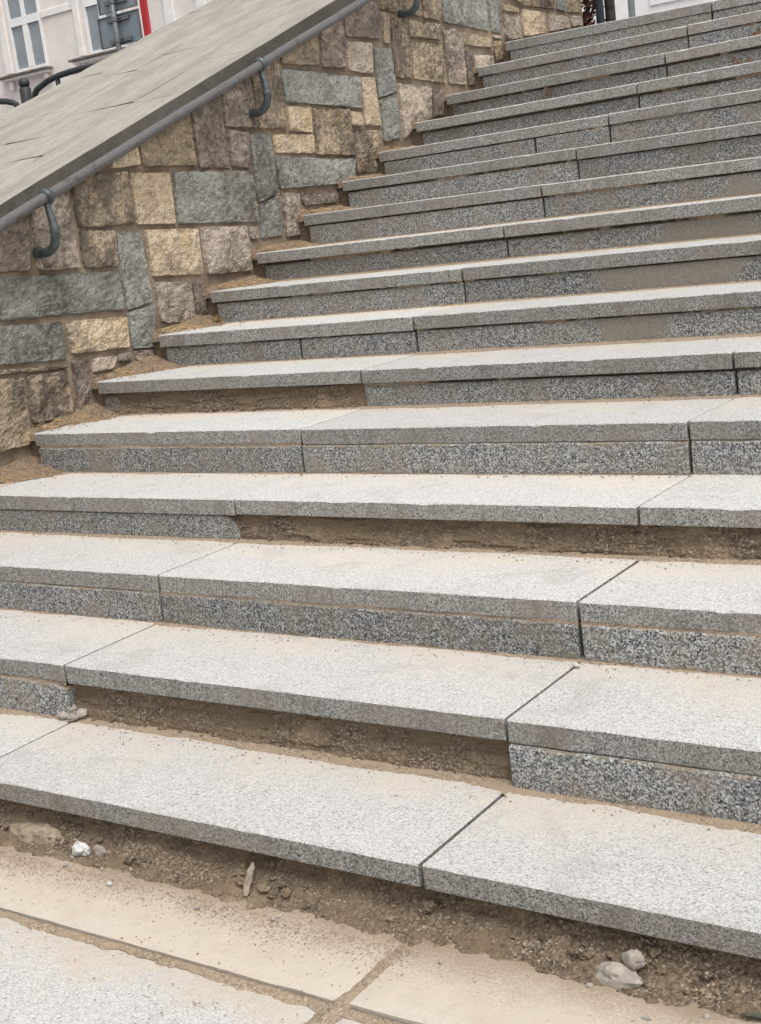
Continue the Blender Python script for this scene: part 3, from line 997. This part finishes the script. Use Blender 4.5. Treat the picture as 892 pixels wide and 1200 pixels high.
def course(y0, y1, z0, z1, skip=None):
    global sd2
    y = y0
    while y < y1 - .06:
        w = min(rs.uniform(.2, .5), y1 - y)
        if y1 - (y + w) < .12: w = y1 - y
        lim = lambda yy: min(z1, CB + SLC * yy + .02) - .004
        if max(lim(y), lim(y + w)) - z0 > .05:
            zl = max(lim(y), z0 + .01); zr = lim(y + w)
            if rs.random() < .25 and z1 - z0 > .16 and zr >= z1 - .02 and zl >= z1 - .02:
                zm = z0 + (z1 - z0) * rs.uniform(.4, .6)
                for (a_, b_) in ((z0, zm - .006), (zm + .006, z1 - .004)):
                    sd2 += 1; stone(rs.choice(('t', 'td', 'p', 'pb', 'g')), (y, b_, y + w - .012, b_, y + w - .012, a_, y, a_), sd2)
            else:
                sd2 += 1
                stone(rs.choice(('t', 'td', 'td', 'p', 'pb', 'g')), (y, zl, y + w - .012, zr, y + w - .012, z0, y, z0), sd2)
        y += w


for (z0, z1, yr) in ((-.04, .17, 1.2), (.18, .40, 1.55), (.41, .68, 1.60), (.70, 1.02, 1.60), (1.04, 1.21, 1.67), (1.22, 1.39, 1.69), (1.40, 1.56, 1.85)):
    course(max(Y0 + .02, (z0 - CB) / SLC + .02), yr, z0, z1)
for (z0, z1) in ((2.74, 2.98), (2.99, 3.20), (3.21, 3.45), (3.46, 3.66)):
    course(max(5.16, (z0 - CB) / SLC + .02), Y1 - .01, z0 if z0 > 2.8 else 2.825, z1)
for (a_, b_, c_, d_) in ((5.16, 6.36, 2.735, 2.815),):
    course(a_, b_, c_, d_)

# coping: slabs laid on the slope
COLS = [(-2.760, -3.10, [-1.2, -.62, .02, .66, 1.30, 1.90, 2.531, 3.188, 3.752, 4.44, 5.05, 5.70, 6.33, 6.95, 7.57]),
        (-3.10, -3.69, [-1.2, -.45, .3, .95, 1.6, 2.1, 2.59, 2.915, 3.205, 3.58, 4.12, 4.70, 5.4, 6.1, 6.8, 7.57]),
        (-3.69, -4.07, [-1.2, -.3, .5, 1.2, 1.9, 2.5, 2.93, 3.34, 3.9, 4.62, 5.35, 6.0, 6.7, 7.57]),
        (-4.07, -4.41, [-1.2, -.5, .1, .8, 1.5, 2.3, 2.9, 3.44, 4.02, 4.36, 5.2, 5.9, 6.6, 7.57])]
rc = random.Random(5)
for ci, (xa, xb, js) in enumerate(COLS):
    for a_, b_ in zip(js, js[1:]):
        lift = rc.uniform(-.0006, .0006)
        nseg = 7
        V = []; F = []; MI = []
        x0, x1 = xb + .0006, xa - (.0006 if ci else 0)
        y0, y1 = a_ + .0007, b_ - .0007
        nU, nV = 8, 10
        sk = rc.uniform(-.03, .03) if ci else 0
        for j in range(nV + 1):
            for i in range(nU + 1):
                u, w = i / nU, j / nV
                x = x0 + (x1 - x0) * u; y = y0 + (y1 - y0) * w + sk * (u - .5) * (1 if 0 < a_ or True else 0)
                rim = .0010 if (i in (0, nU) or j in (0, nV)) else 0
                jx = .003 * noise.noise(Vector((x * 20, y * 11, 3))) if i == nU and ci == 0 else ((.022 * noise.noise(Vector((x, y * 5, 5))) + .012 * noise.noise(Vector((x, y * 17, 9)))) if i == 0 and ci == 3 else 0)
                V.append((x + jx, y, CT + SLC * y + lift - rim + .003 * fbm(x * 3, y * 3, ci, 3)))
        for j in range(nV):
            for i in range(nU):
                q = j * (nU + 1) + i; F.append((q, q + 1, q + nU + 2, q + nU + 1)); MI.append(0)
        ring = [i for i in range(nU + 1)] + [j * (nU + 1) + nU for j in range(1, nV + 1)] + [nV * (nU + 1) + i for i in range(nU - 1, -1, -1)] + [j * (nU + 1) for j in range(nV - 1, 0, -1)]
        bb = len(V)
        for r in ring: V.append((V[r][0], V[r][1], V[r][2] - .066))
        Lr = len(ring)
        for i in range(Lr):
            F.append((ring[i], bb + i, bb + (i + 1) % Lr, ring[(i + 1) % Lr])); MI.append(1)
        F.append(tuple(bb + i for i in range(Lr))[::-1]); MI.append(1)
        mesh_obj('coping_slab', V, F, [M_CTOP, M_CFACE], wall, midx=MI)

# ------------------------------------------------------------------ handrail on the wall
rail = empty('handrail', (-2.70, -.8, .3))
tag(rail, 'grey steel pipe handrail on curved iron brackets along the stone wall', 'handrail')
rz = lambda y: .859 + (SL - .0146) * y
mb = MB()
mb.tube([(-2.70, -.9 + .25 * i, rz(-.9 + .25 * i) + .0015 * math.sin(i * 1.7)) for i in range(32)], .0222, 24)
mb.build('pipe', M_STEEL, rail, smooth=True)
for y in (-.75, .725, 2.204, 3.690, 5.158, 6.63):
    z = rz(y)
    d = Vector((0, 1, SL)).normalized()
    P = Vector((-2.70, y, z))
    c = MB()
    c.tube([P + d * t for t in (-.017, -.015, -.008, 0, .008, .015, .017)], [.024, .029, .0325, .034, .0325, .029, .024], 20)
    col = c.build('collar', M_IRON, rail, smooth=True)
    ctl = [(-2.700, z - .028), (-2.694, z - .06), (-2.684, z - .10), (-2.680, z - .14), (-2.690, z - .178), (-2.715, z - .205), (-2.75, z - .216), (-2.80, z - .212)]
    pts = []
    for i in range(len(ctl) - 1):
        p0 = Vector(ctl[max(i - 1, 0)]); p1 = Vector(ctl[i]); p2 = Vector(ctl[i + 1]); p3 = Vector(ctl[min(i + 2, len(ctl) - 1)])
        for t in (0, .25, .5, .75):
            q = .5 * ((2 * p1) + (p2 - p0) * t + (2 * p0 - 5 * p1 + 4 * p2 - p3) * t * t + (3 * p1 - p0 - 3 * p2 + p3) * t ** 3)
            pts.append((q.x, y - .006 * (1 - 0), q.y))
    pts.append((ctl[-1][0], y - .006, ctl[-1][1]))
    rad = [.0135 + .0055 * sm(0, .45, i / len(pts)) + (.003 if 11 <= i <= 12 else 0) for i in range(len(pts))]
    c = MB(); c.tube(pts, rad, 12)
    c.build('bracket_arm', M_IRON, rail, smooth=True)
    c = MB(); c.tube([(-2.806, y - .006, z - .212), (-2.786, y - .006, z - .212)], .024, 14)
    c.build('wall_plate', M_IRON, rail, smooth=False)

# ------------------------------------------------------------------ small things lying about
def lump_thing(name, label, cat, mat, lumps, group=None):
    m_ = MB()
    for i, (c, rx, ry, rz_, s_) in enumerate(lumps): m_.lump(c, rx, ry, rz_, s_, 3 if rx > .012 else 2, .34)
    return tag(m_.build(name, mat, smooth=False), label, cat, group)


lump_thing('quartz_stone', 'white quartz stone lying in the soil beneath the lowest step', 'stone', M_QUARTZ, [((-.965, .362, .022), .026, .017, .019, 1)])
lump_thing('cement_chip', 'crumbly grey cement chip beside the white quartz stone', 'stone', M_CEMENT, [((-.912, .375, .022), .020, .008, .015, 2)])
lump_thing('cement_lump', 'flat pale cement lump in the soil beneath the lowest step', 'stone', M_CEMENT, [((.437, .362, .014), .050, .022, .026, 3)])
lump_thing('cement_chunk', 'small cement chunk resting above the flat cement lump', 'stone', M_CEMENT, [((.462, .375, .050), .020, .015, .018, 4)])
lump_thing('buried_rock', 'long tan rock half buried in the soil at the pavement edge', 'stone', M_CLOD, [((-1.15, .392, .012), .095, .035, .030, 9)])
for i, (x, y, z, r) in enumerate(((-1.436, .772, .152, .013), (-1.392, .766, .154, .014), (-1.425, .800, .160, .018), (-1.375, .790, .158, .016))):
    lump_thing('rubble_stone', ('smallest tan rubble stone at the broken riser end on the lowest tread', 'pale rubble stone lying farthest out from the broken riser end', 'largest tan rubble stone set back under the slab at the broken riser', 'tan rubble stone tucked between larger stone and soil under the slab')[i], 'stone', M_CEMENT, [((x, y, z + r * .4), r * 1.2, r, r * .8, 20 + i)], 'rubble at the broken riser end')
lump_thing('plaster_crumb', 'tiny white plaster crumb at the end of a tread joint', 'stone', M_QUARTZ, [((.012, 1.125, .312), .011, .008, .006, 31)])
for i in range(14):
    x = rg.uniform(-1.0, 1.0)
    lump_thing('pebble', 'small pale pebble on the sandy soil at the stair foot', 'pebble', rg.choice((M_QUARTZ, M_CEMENT, M_CEMENT)),
               [((x, rg.uniform(.27, .36), .008), rg.uniform(.004, .009), rg.uniform(.004, .007), .005, 40 + i)], 'pebbles at the stair foot')
m_ = MB()
A_ = Vector((-.440, .350, .010)); B_ = Vector((-.453, .405, .062))
ax = (B_ - A_); sx = Vector((1, 0, 0)); ny = ax.normalized().cross(sx)
for i in range(8):
    t = i / 7; wd = (.0045, .0075, .008, .0085, .0075, .008, .006, .003)[i]; tk = .0035 if i not in (0, 7) else .0015
    c_ = A_ + ax * t + sx * (.0015 * math.sin(i * 2.3))
    for (a_, b_) in ((-1, -1), (1, -.6), (.8, 1), (-.9, .7)): m_.v.append(tuple(c_ + sx * wd * a_ + ny * tk * b_))
for i in range(7):
    for q in range(4):
        m_.f.append((i * 4 + q, i * 4 + (q + 1) % 4, i * 4 + 4 + (q + 1) % 4, i * 4 + 4 + q))
m_.f += [(3, 2, 1, 0), (28, 29, 30, 31)]
tag(m_.build('wood_splinter', M_WOOD), 'bleached wood splinter leaning on the soil under the lowest step', 'wood')
DULL = mat_plain('dull_green_leaf', (.07, .075, .045), .8, 0, .2, 60)
for i, (x, y, l, an) in enumerate(((.70, .345, .030, .3), (.80, .335, .034, .1), (.86, .332, .022, -.3))):
    m_ = MB(); V = []
    n_ = 8
    for t in range(n_ + 1):
        u = t / n_; wd = .0075 * math.sin(math.pi * min(1, u * .96 + .02)) + .0005
        cx = x + (u - .5) * 2 * l * math.cos(an); cy = y + (u - .5) * 2 * l * math.sin(an)
        zc = .015 + .003 * math.sin(u * 5)
        m_.v += [(cx, cy - wd, zc), (cx, cy, zc - .003), (cx, cy + wd, zc + .001)]
    for t in range(n_):
        for q in (0, 1):
            m_.f.append((t * 3 + q, t * 3 + 3 + q, t * 3 + 4 + q, t * 3 + 1 + q))
    tag(m_.build('willow_leaf', DULL), 'narrow dull green leaf lying on the soil', 'leaf', 'leaves at the stair foot')

# grass tuft at the wall and wisps of dry grass
def tuft(name, label, cat, base, n_, hgt, spread, mats, seed, flat=0., group=None):
    r_ = random.Random(seed); root = empty(name, base)
    tag(root, label, cat, group)
    for mi_, mt in enumerate(mats):
        m_ = MB()
        for _ in range(n_):
            an = r_.uniform(0, 6.28); le = hgt * r_.uniform(.5, 1.1); sp = spread * r_.uniform(.3, 1.2)
            b_ = Vector(base) + Vector((r_.gauss(0, spread * .22), r_.gauss(0, spread * .16), 0))
            dx, dy = math.cos(an), math.sin(an) * (1 - flat * .6)
            w_ = r_.uniform(.0008, .0016)
            pp = []
            for t in (0, .35, .7, 1):
                pp.append(b_ + Vector((dx * sp * t ** 1.4, dy * sp * t ** 1.4, le * (t - (.35 + flat * .4) * t * t) + .002)))
            nb = len(m_.v)
            px = Vector((-dy, dx, 0)).normalized()
            for t, q in enumerate(pp):
                ww = w_ * (1 - t / 3.3)
                m_.v += [tuple(q - px * ww), tuple(q + px * ww), tuple(q + Vector((0, 0, ww)))]
            for t in range(3):
                for c_ in range(3):
                    c2 = (c_ + 1) % 3
                    m_.f.append((nb + t * 3 + c_, nb + t * 3 + c2, nb + t * 3 + 3 + c2, nb + t * 3 + 3 + c_))
        m_.build(('blade', 'dry_blade')[mi_] + 's', mt, root)
    return root


tuft('grass_tuft', 'small green and straw grass tuft growing where wall meets step', 'grass', (-2.700, 3.115, 1.050), 26, .062, .05, (M_GRASS, M_STRAW), 4)
tuft('dry_grass', 'wisp of dry straw grass lying against a riser below a slab joint', 'grass', (-1.455, 3.112, 1.040), 16, .014, .085, (M_STRAW,), 5, 1.0)

# dry leaves caught under the nosings
def leaf_clump(base, n_, seed):
    r_ = random.Random(seed); m_ = MB()
    for _ in range(n_):
        c = Vector(base) + Vector((r_.gauss(0, .028), r_.uniform(-.01, .008), abs(r_.gauss(0, .022))))
        ax = Vector((r_.uniform(-1, 1), r_.uniform(-.6, .6), r_.uniform(-.4, 1))).normalized()
        bx = ax.cross(Vector((r_.uniform(-1, 1), -1, r_.uniform(-.5, .5)))).normalized()
        nn = ax.cross(bx)
        l_ = r_.uniform(.010, .02); w_ = l_ * r_.uniform(.3, .5)
        b0 = len(m_.v)
        for (s_, t_) in ((-1, 0), (-.3, 1), (.4, .9), (1, 0), (.4, -.9), (-.3, -1)):
            q = c + ax * l_ * s_ + bx * w_ * t_ + nn * (.25 * l_ * (s_ * s_ - .3) + .2 * w_ * t_ * t_)
            m_.v.append(tuple(q))
        m_.f += [(b0, b0 + 1, b0 + 2, b0 + 3), (b0, b0 + 3, b0 + 4, b0 + 5)]
    return m_


for i, (x, k) in enumerate(((-2.09, 14), (-1.03, 15), (-1.02, 14))):
    o = leaf_clump((x, k * RUN - .006, tz(k - 1, x) + .04), 9, 60 + i).build('dry_leaves', M_LEAF)
    tag(o, ('curled brown dry leaves under a high nosing towards the stone wall', 'curled brown dry leaves under the second highest nosing',
            'curled brown dry leaves under the nosing below the other clump')[i], 'leaves', 'dry leaves caught under the nosings')

# ------------------------------------------------------------------ top of the stairs
def post(name, label, x0, x1, y, z0, z1, mat, rnd=True):
    m_ = MB()
    if rnd:
        m_.tube([((x0 + x1) / 2, y, z0), ((x0 + x1) / 2, y, z1), ((x0 + x1) / 2, y, z1 + .02)], [(x1 - x0) / 2, (x1 - x0) / 2, (x1 - x0) / 4], 16)
    root = empty(name, ((x0 + x1) / 2, y, z0)); tag(root, label, 'post')
    m_.build('shaft', mat, root, smooth=True)
    b_ = MB(); b_.box((x0 + x1) / 2 - .07, (x0 + x1) / 2 + .07, y - .07, y + .07, z0 - .005, z0 + .012, .003)
    b_.build('base_plate', mat, root)
    return root


post('steel_post', 'blue grey steel post at the stair head beside the wall end', -2.766, -2.708, 7.70, 2.41, 4.6, M_BLUEGREY)
post('lamp_pole', 'pale galvanised pole standing on the square beyond the stair head', -5.20, -5.12, 14.0, 2.41, 7.2, M_PALEPOLE)
m_ = MB(); rt = random.Random(8)
pts = [(-2.735 + .012 * math.sin(i * .9), 7.85 + .01 * math.cos(i * 1.3), 2.40 + i * .28) for i in range(10)]
tree = empty('small_tree', (-2.735, 7.85, 2.40)); tag(tree, 'dark trunked small tree with russet leaves behind the stair head post', 'tree')
m_.tube(pts, [.040 - .002 * i for i in range(10)], 10)
crown = MB()
brs = []
for i in range(14):
    z = 3.7 + .1 * i; an = i * 2.4
    p0 = Vector((-2.735, 7.85, z)); d_ = Vector((math.cos(an), math.sin(an), .8))
    L_ = 1.0 - .03 * i
    bp = [tuple(p0 + d_ * L_ * t + Vector((0, 0, .15 * t * t))) for t in (0, .35, .7, 1)]
    m_.tube(bp, [.018, .012, .008, .003], 6); brs.append((p0, d_, L_))
m_.build('trunk', M_BARK, tree, smooth=True)


def leaves(mb_, c, r, n_, rr, lo=.012, hi=.028):
    for _ in range(n_):
        q = Vector(c) + Vector((rr.gauss(0, r[0]), rr.gauss(0, r[1]), rr.gauss(0, r[2])))
        ax = Vector((rr.uniform(-1, 1), rr.uniform(-1, 1), rr.uniform(-1, 1))).normalized()
        bx = ax.orthogonal().normalized(); l_ = rr.uniform(lo, hi)
        b0 = len(mb_.v)
        for s_, t_ in ((-1, 0), (0, .5), (1, 0), (0, -.5)):
            mb_.v.append(tuple(q + ax * l_ * s_ + bx * l_ * t_))
        mb_.f.append((b0, b0 + 1, b0 + 2, b0 + 3))


for (p0, d_, L_) in brs:
    for t in (.5, .75, 1):
        leaves(crown, p0 + d_ * L_ * t, (.13, .13, .12), 55, rt, .018, .035)
crown.build('crown', M_REDLEAF, tree)
sh = empty('russet_shrub', (-3.04, 7.95, 2.40)); tag(sh, 'russet brown shrub growing behind the end of the stone wall', 'shrub')
m_ = MB(); lf = MB()
for i in range(9):
    an = i * 2.4; b0 = Vector((-3.04, 7.95, 2.40))
    tip = b0 + Vector((.22 * math.cos(an), .16 * math.sin(an), .75 + .07 * (i % 4)))
    m_.tube([tuple(b0), tuple((b0 + tip) / 2 + Vector((.03, 0, 0))), tuple(tip)], [.009, .006, .003], 6)
    for t in (.35, .5, .65, .8, .95): leaves(lf, b0 + (tip - b0) * t, (.075, .075, .06), 34, rt, .014, .028)
m_.build('stems', M_BARK, sh, smooth=True); lf.build('foliage', M_REDLEAF, sh)

# ------------------------------------------------------------------ railing beyond the wall
GZ = 2.41
rp = empty('railing_post', (-10.122, 9.0, GZ)); tag(rp, 'dark iron railing post topped with a ball finial', 'post')
m_ = MB(); m_.tube([(-10.122, 9, GZ), (-10.122, 9, 3.318), (-10.122, 9, 3.335)], [.064, .064, .05], 18); m_.build('shaft', M_BLACK, rp, smooth=True)
m_ = MB(); m_.lump((-10.122, 9, 3.378), .062, .062, .058, 1, 3, 0.0); m_.build('ball_finial', M_BLACK, rp, smooth=True)


def arch(label, pts, legs):
    root = empty('arched_railing', (pts[0][0], 9.0, GZ)); tag(root, label, 'railing')
    m_ = MB(); m_.tube([(x, 9.0, z) for x, z in pts], .033, 8); m_.build('top_bar', M_BLACK, root, smooth=True)
    for x, z in legs:
        m_ = MB(); m_.tube([(x, 9.0, GZ), (x, 9.0, z)], .026, 8); m_.build('upright', M_BLACK, root, smooth=True)
    m_ = MB(); m_.tube([(legs[0][0], 9.0, 2.75), (legs[-1][0], 9.0, 2.75)], .02, 8); m_.build('lower_bar', M_BLACK, root, smooth=True)


arch('dark arched iron railing rising from the ball topped post behind the coping', [(-9.985, 3.17), (-9.975, 3.25), (-9.93, 3.285), (-9.75, 3.345), (-9.58, 3.37), (-9.42, 3.380), (-9.2, 3.385), (-9.0, 3.378), (-8.75, 3.35), (-8.55, 3.30), (-8.48, 3.24), (-8.47, 3.17)],
     [(-9.985, 3.2), (-9.60, 3.36), (-9.23, 3.38), (-8.86, 3.36), (-8.47, 3.2)])
arch('dark low iron railing ending at the ball topped post on its other side', [(-10.29, 3.13), (-10.295, 3.18), (-10.34, 3.205), (-10.45, 3.235), (-10.62, 3.262), (-10.9, 3.28), (-11.2, 3.27), (-11.5, 3.24), (-11.7, 3.19), (-11.71, 3.13)],
     [(-10.29, 3.16), (-10.65, 3.26), (-11.0, 3.28), (-11.35, 3.25), (-11.71, 3.16)])

# ------------------------------------------------------------------ traffic sign seen from behind
sg = empty('traffic_sign', (-11.43, 12.0, GZ)); tag(sg, 'grey back of stacked traffic sign plates clamped to a post', 'traffic sign')
m_ = MB(); m_.tube([(-11.43, 11.93, GZ), (-11.43, 11.93, 5.6)], .036, 16); m_.build('pole', M_SIGNDK, sg, smooth=True)


def plate(x0, x1, z0, z1):
    m_ = MB(); m_.box(x0, x1, 11.992, 11.998, z0, z1, .002)
    p_ = m_.build('plate', M_SIGN, sg)
    r_ = MB()
    for (a_, b_, c_, d_) in ((x0, x1, z0, z0 + .014), (x0, x1, z1 - .014, z1), (x0, x0 + .014, z0 + .015, z1 - .015), (x1 - .014, x1, z0 + .015, z1 - .015)):
        r_.box(a_, b_, 11.972, 11.9915, c_, d_)
    r_.build('folded_rim', M_SIGNDK, p_)


plate(-11.782, -11.042, 4.112, 4.500)
plate(-11.732, -11.046, 4.535, 5.25)
for z in (4.17, 4.435, 4.655, 5.1):
    m_ = MB()
    m_.box(-11.60, -11.21, 11.965, 11.985, z - .028, z - .010); m_.box(-11.60, -11.21, 11.965, 11.985, z + .008, z + .026)
    m_.box(-11.60, -11.50, 11.955, 11.966, z - .027, z + .025); m_.box(-11.34, -11.21, 11.955, 11.966, z - .027, z + .025)
    m_.tube([(-11.43, 11.93, z - .025), (-11.43, 11.93, z + .025)], .046, 14)
    m_.build('clamp', M_SIGNDK, sg)
rb = empty('red_post', (-10.985, 12.05, GZ)); tag(rb, 'red painted upright board beside the grey sign plates', 'post')
m_ = MB(); m_.box(-11.038, -10.932, 12.02, 12.06, GZ, 5.6, .004); m_.build('board', M_RED, rb)
m_ = MB(); m_.box(-11.06, -10.91, 12.0, 12.08, GZ - .01, GZ + .05, .004); m_.build('foot', M_SIGNDK, rb)

# ------------------------------------------------------------------ buildings across the street
FY = 24.0


def window(parent, x0, x1, z0, z1, ztr, sill=True):
    root = MB()
    # outer casement frame
    fw = .075
    root.box(x0, x0 + fw, FY - .03, FY + .05, z0, z1); root.box(x1 - fw, x1, FY - .03, FY + .05, z0, z1)
    root.box(x0 + fw + .0005, x1 - fw - .0005, FY - .028, FY + .05, z0, z0 + fw); root.box(x0 + fw + .0005, x1 - fw - .0005, FY - .028, FY + .05, z1 - fw, z1)
    w_ = root.build('window', M_WHITE, parent)
    xm = (x0 + x1) / 2
    b_ = MB(); b_.box(x0 + fw + .001, x1 - fw - .001, FY - .04, FY + .04, ztr - .10, ztr + .10); b_.build('transom', M_WHITE, w_)
    b_ = MB(); b_.box(xm - .10, xm + .10, FY - .034, FY + .035, z0 + fw + .001, ztr - .101); b_.box(xm - .06, xm + .06, FY - .034, FY + .035, ztr + .101, z1 - fw - .001); b_.build('mullion', M_WHITE, w_)
    for (a_, b__, c_, d_) in ((x0 + fw, xm - .10, z0 + fw, ztr - .1), (xm + .10, x1 - fw, z0 + fw, ztr - .1), (x0 + fw, xm - .06, ztr + .1, z1 - fw), (xm + .06, x1 - fw, ztr + .1, z1 - fw)):
        p_ = MB(); p_.box(a_ + .001, b__ - .001, FY + .01, FY + .02, c_ + .001, d_ - .001); p_.build('pane', M_CURTAIN, w_)
    if sill:
        s_ = MB(); s_.box(x0 - .55, x1 + .18, FY - .30, FY - .032, z0 - .10, z0 - .045, .008); s_.build('sill', M_SILL, w_)
        s_ = MB(); s_.box(x0 - .45, x1 + .10, FY - .22, FY - .034, z0 - .17, z0 - .1005, .01); s_.build('sill_moulding', M_CREAM, w_)
        for xx in (x0 - .25, x1 - .12):
            s_ = MB(); s_.box(xx, xx + .12, FY - .14, FY - .036, z0 - .42, z0 - .171, .02); s_.build('sill_bracket', M_CREAM, w_)


b1 = empty('apartment_building', (-25, FY, GZ)); tag(b1, 'pale pink plastered building with tall white windows beyond the coping', 'building')
# wall with openings: built as piers and spandrels
WX = [(-30.8, -29.63), (-26.64, -25.43), (-23.88, -22.67), (-18.5, -17.3)]
ROWS = [(2.9, 5.1, 4.4), (6.46, 8.95, 7.69), (10.3, 12.3, 11.5)]
xe = [-34.] + [v for w_ in WX for v in w_] + [-15.2]
pier = MB()
for i in range(0, len(xe), 2): pier.box(xe[i], xe[i + 1], FY, FY + .4, GZ - .1, 13.6)
zs_ = [GZ - .1] + [v for r_ in ROWS for v in r_[:2]] + [13.6]
for (x0, x1) in WX:
    for i in range(0, len(zs_), 2): pier.box(x0 + .0002, x1 - .0002, FY + .001, FY + .4, zs_[i], zs_[i + 1])
pier.box(-34, -15.2, FY + .41, FY + 9, GZ - .1, 13.6)
pier.build('wall', M_PLASTER, b1)
for (x0, x1) in WX:
    for r_ in ROWS: window(b1, x0 + .001, x1 - .001, r_[0], r_[1], r_[2])
for (xa, xb) in ((-27.0, -26.75), (-24.22, -24.03), (-22.5, -22.3), (-21.2, -20.9), (-20.2, -19.9)):
    m_ = MB(); m_.box(xa, xb, FY - .07, FY - .001, 6.47, 9.4, .012); m_.build('pilaster_strip', M_CREAM, b1)
for (xa, xb) in ((-25.40, -24.23), (-29.0, -27.05), (-22.28, -21.22)):
    m_ = MB(); m_.box(xa, xb, FY - .045, FY - .001, 7.62, 7.79, .01); m_.build('string_course', M_CREAM, b1)
m_ = MB(); m_.box(-34.2, -15.1, FY - .35, FY + .2, 13.4, 13.75, .03); m_.build('cornice', M_CREAM, b1)
m_ = MB(); m_.v = [(-34.3, FY - .4, 13.76), (-15.0, FY - .4, 13.76), (-15.0, FY + 9, 13.76), (-34.3, FY + 9, 13.76), (-33, FY + 4.3, 16.6), (-16.4, FY + 4.3, 16.6)]
m_.f = [(0, 1, 5, 4), (1, 2, 5), (2, 3, 4, 5), (3, 0, 4), (3, 2, 1, 0)]; m_.build('roof', M_TILE, b1)

b2 = empty('white_building', (-5, FY, GZ)); tag(b2, 'white rendered building glimpsed above the top step', 'building')
WX2 = [(-13.2, -12.1), (-9.0, -7.9), (-5.4, -4.3), (-1.8, -.7)]
xe = [-14.8] + [v for w_ in WX2 for v in w_] + [4.]
pier = MB()
for i in range(0, len(xe), 2): pier.box(xe[i], xe[i + 1], FY, FY + .4, GZ - .1, 11.5)
ROWS2 = [(4.87, 6.9, 6.2), (8.2, 10.2, 9.4)]
zs_ = [GZ - .1] + [v for r_ in ROWS2 for v in r_[:2]] + [11.5]
for (x0, x1) in WX2:
    for i in range(0, len(zs_), 2): pier.box(x0 + .0002, x1 - .0002, FY + .001, FY + .4, zs_[i], zs_[i + 1])
pier.box(-14.8, 4, FY + .41, FY + 9, GZ - .1, 11.5)
pier.build('wall', M_WHITE, b2)
for (x0, x1) in WX2:
    for r_ in ROWS2: window(b2, x0 + .001, x1 - .001, r_[0], r_[1], r_[2], sill=False)
m_ = MB(); m_.box(-14.9, 4.1, FY - .3, FY + 9, 11.501, 11.8, .03); m_.build('roof', M_CREAM, b2)
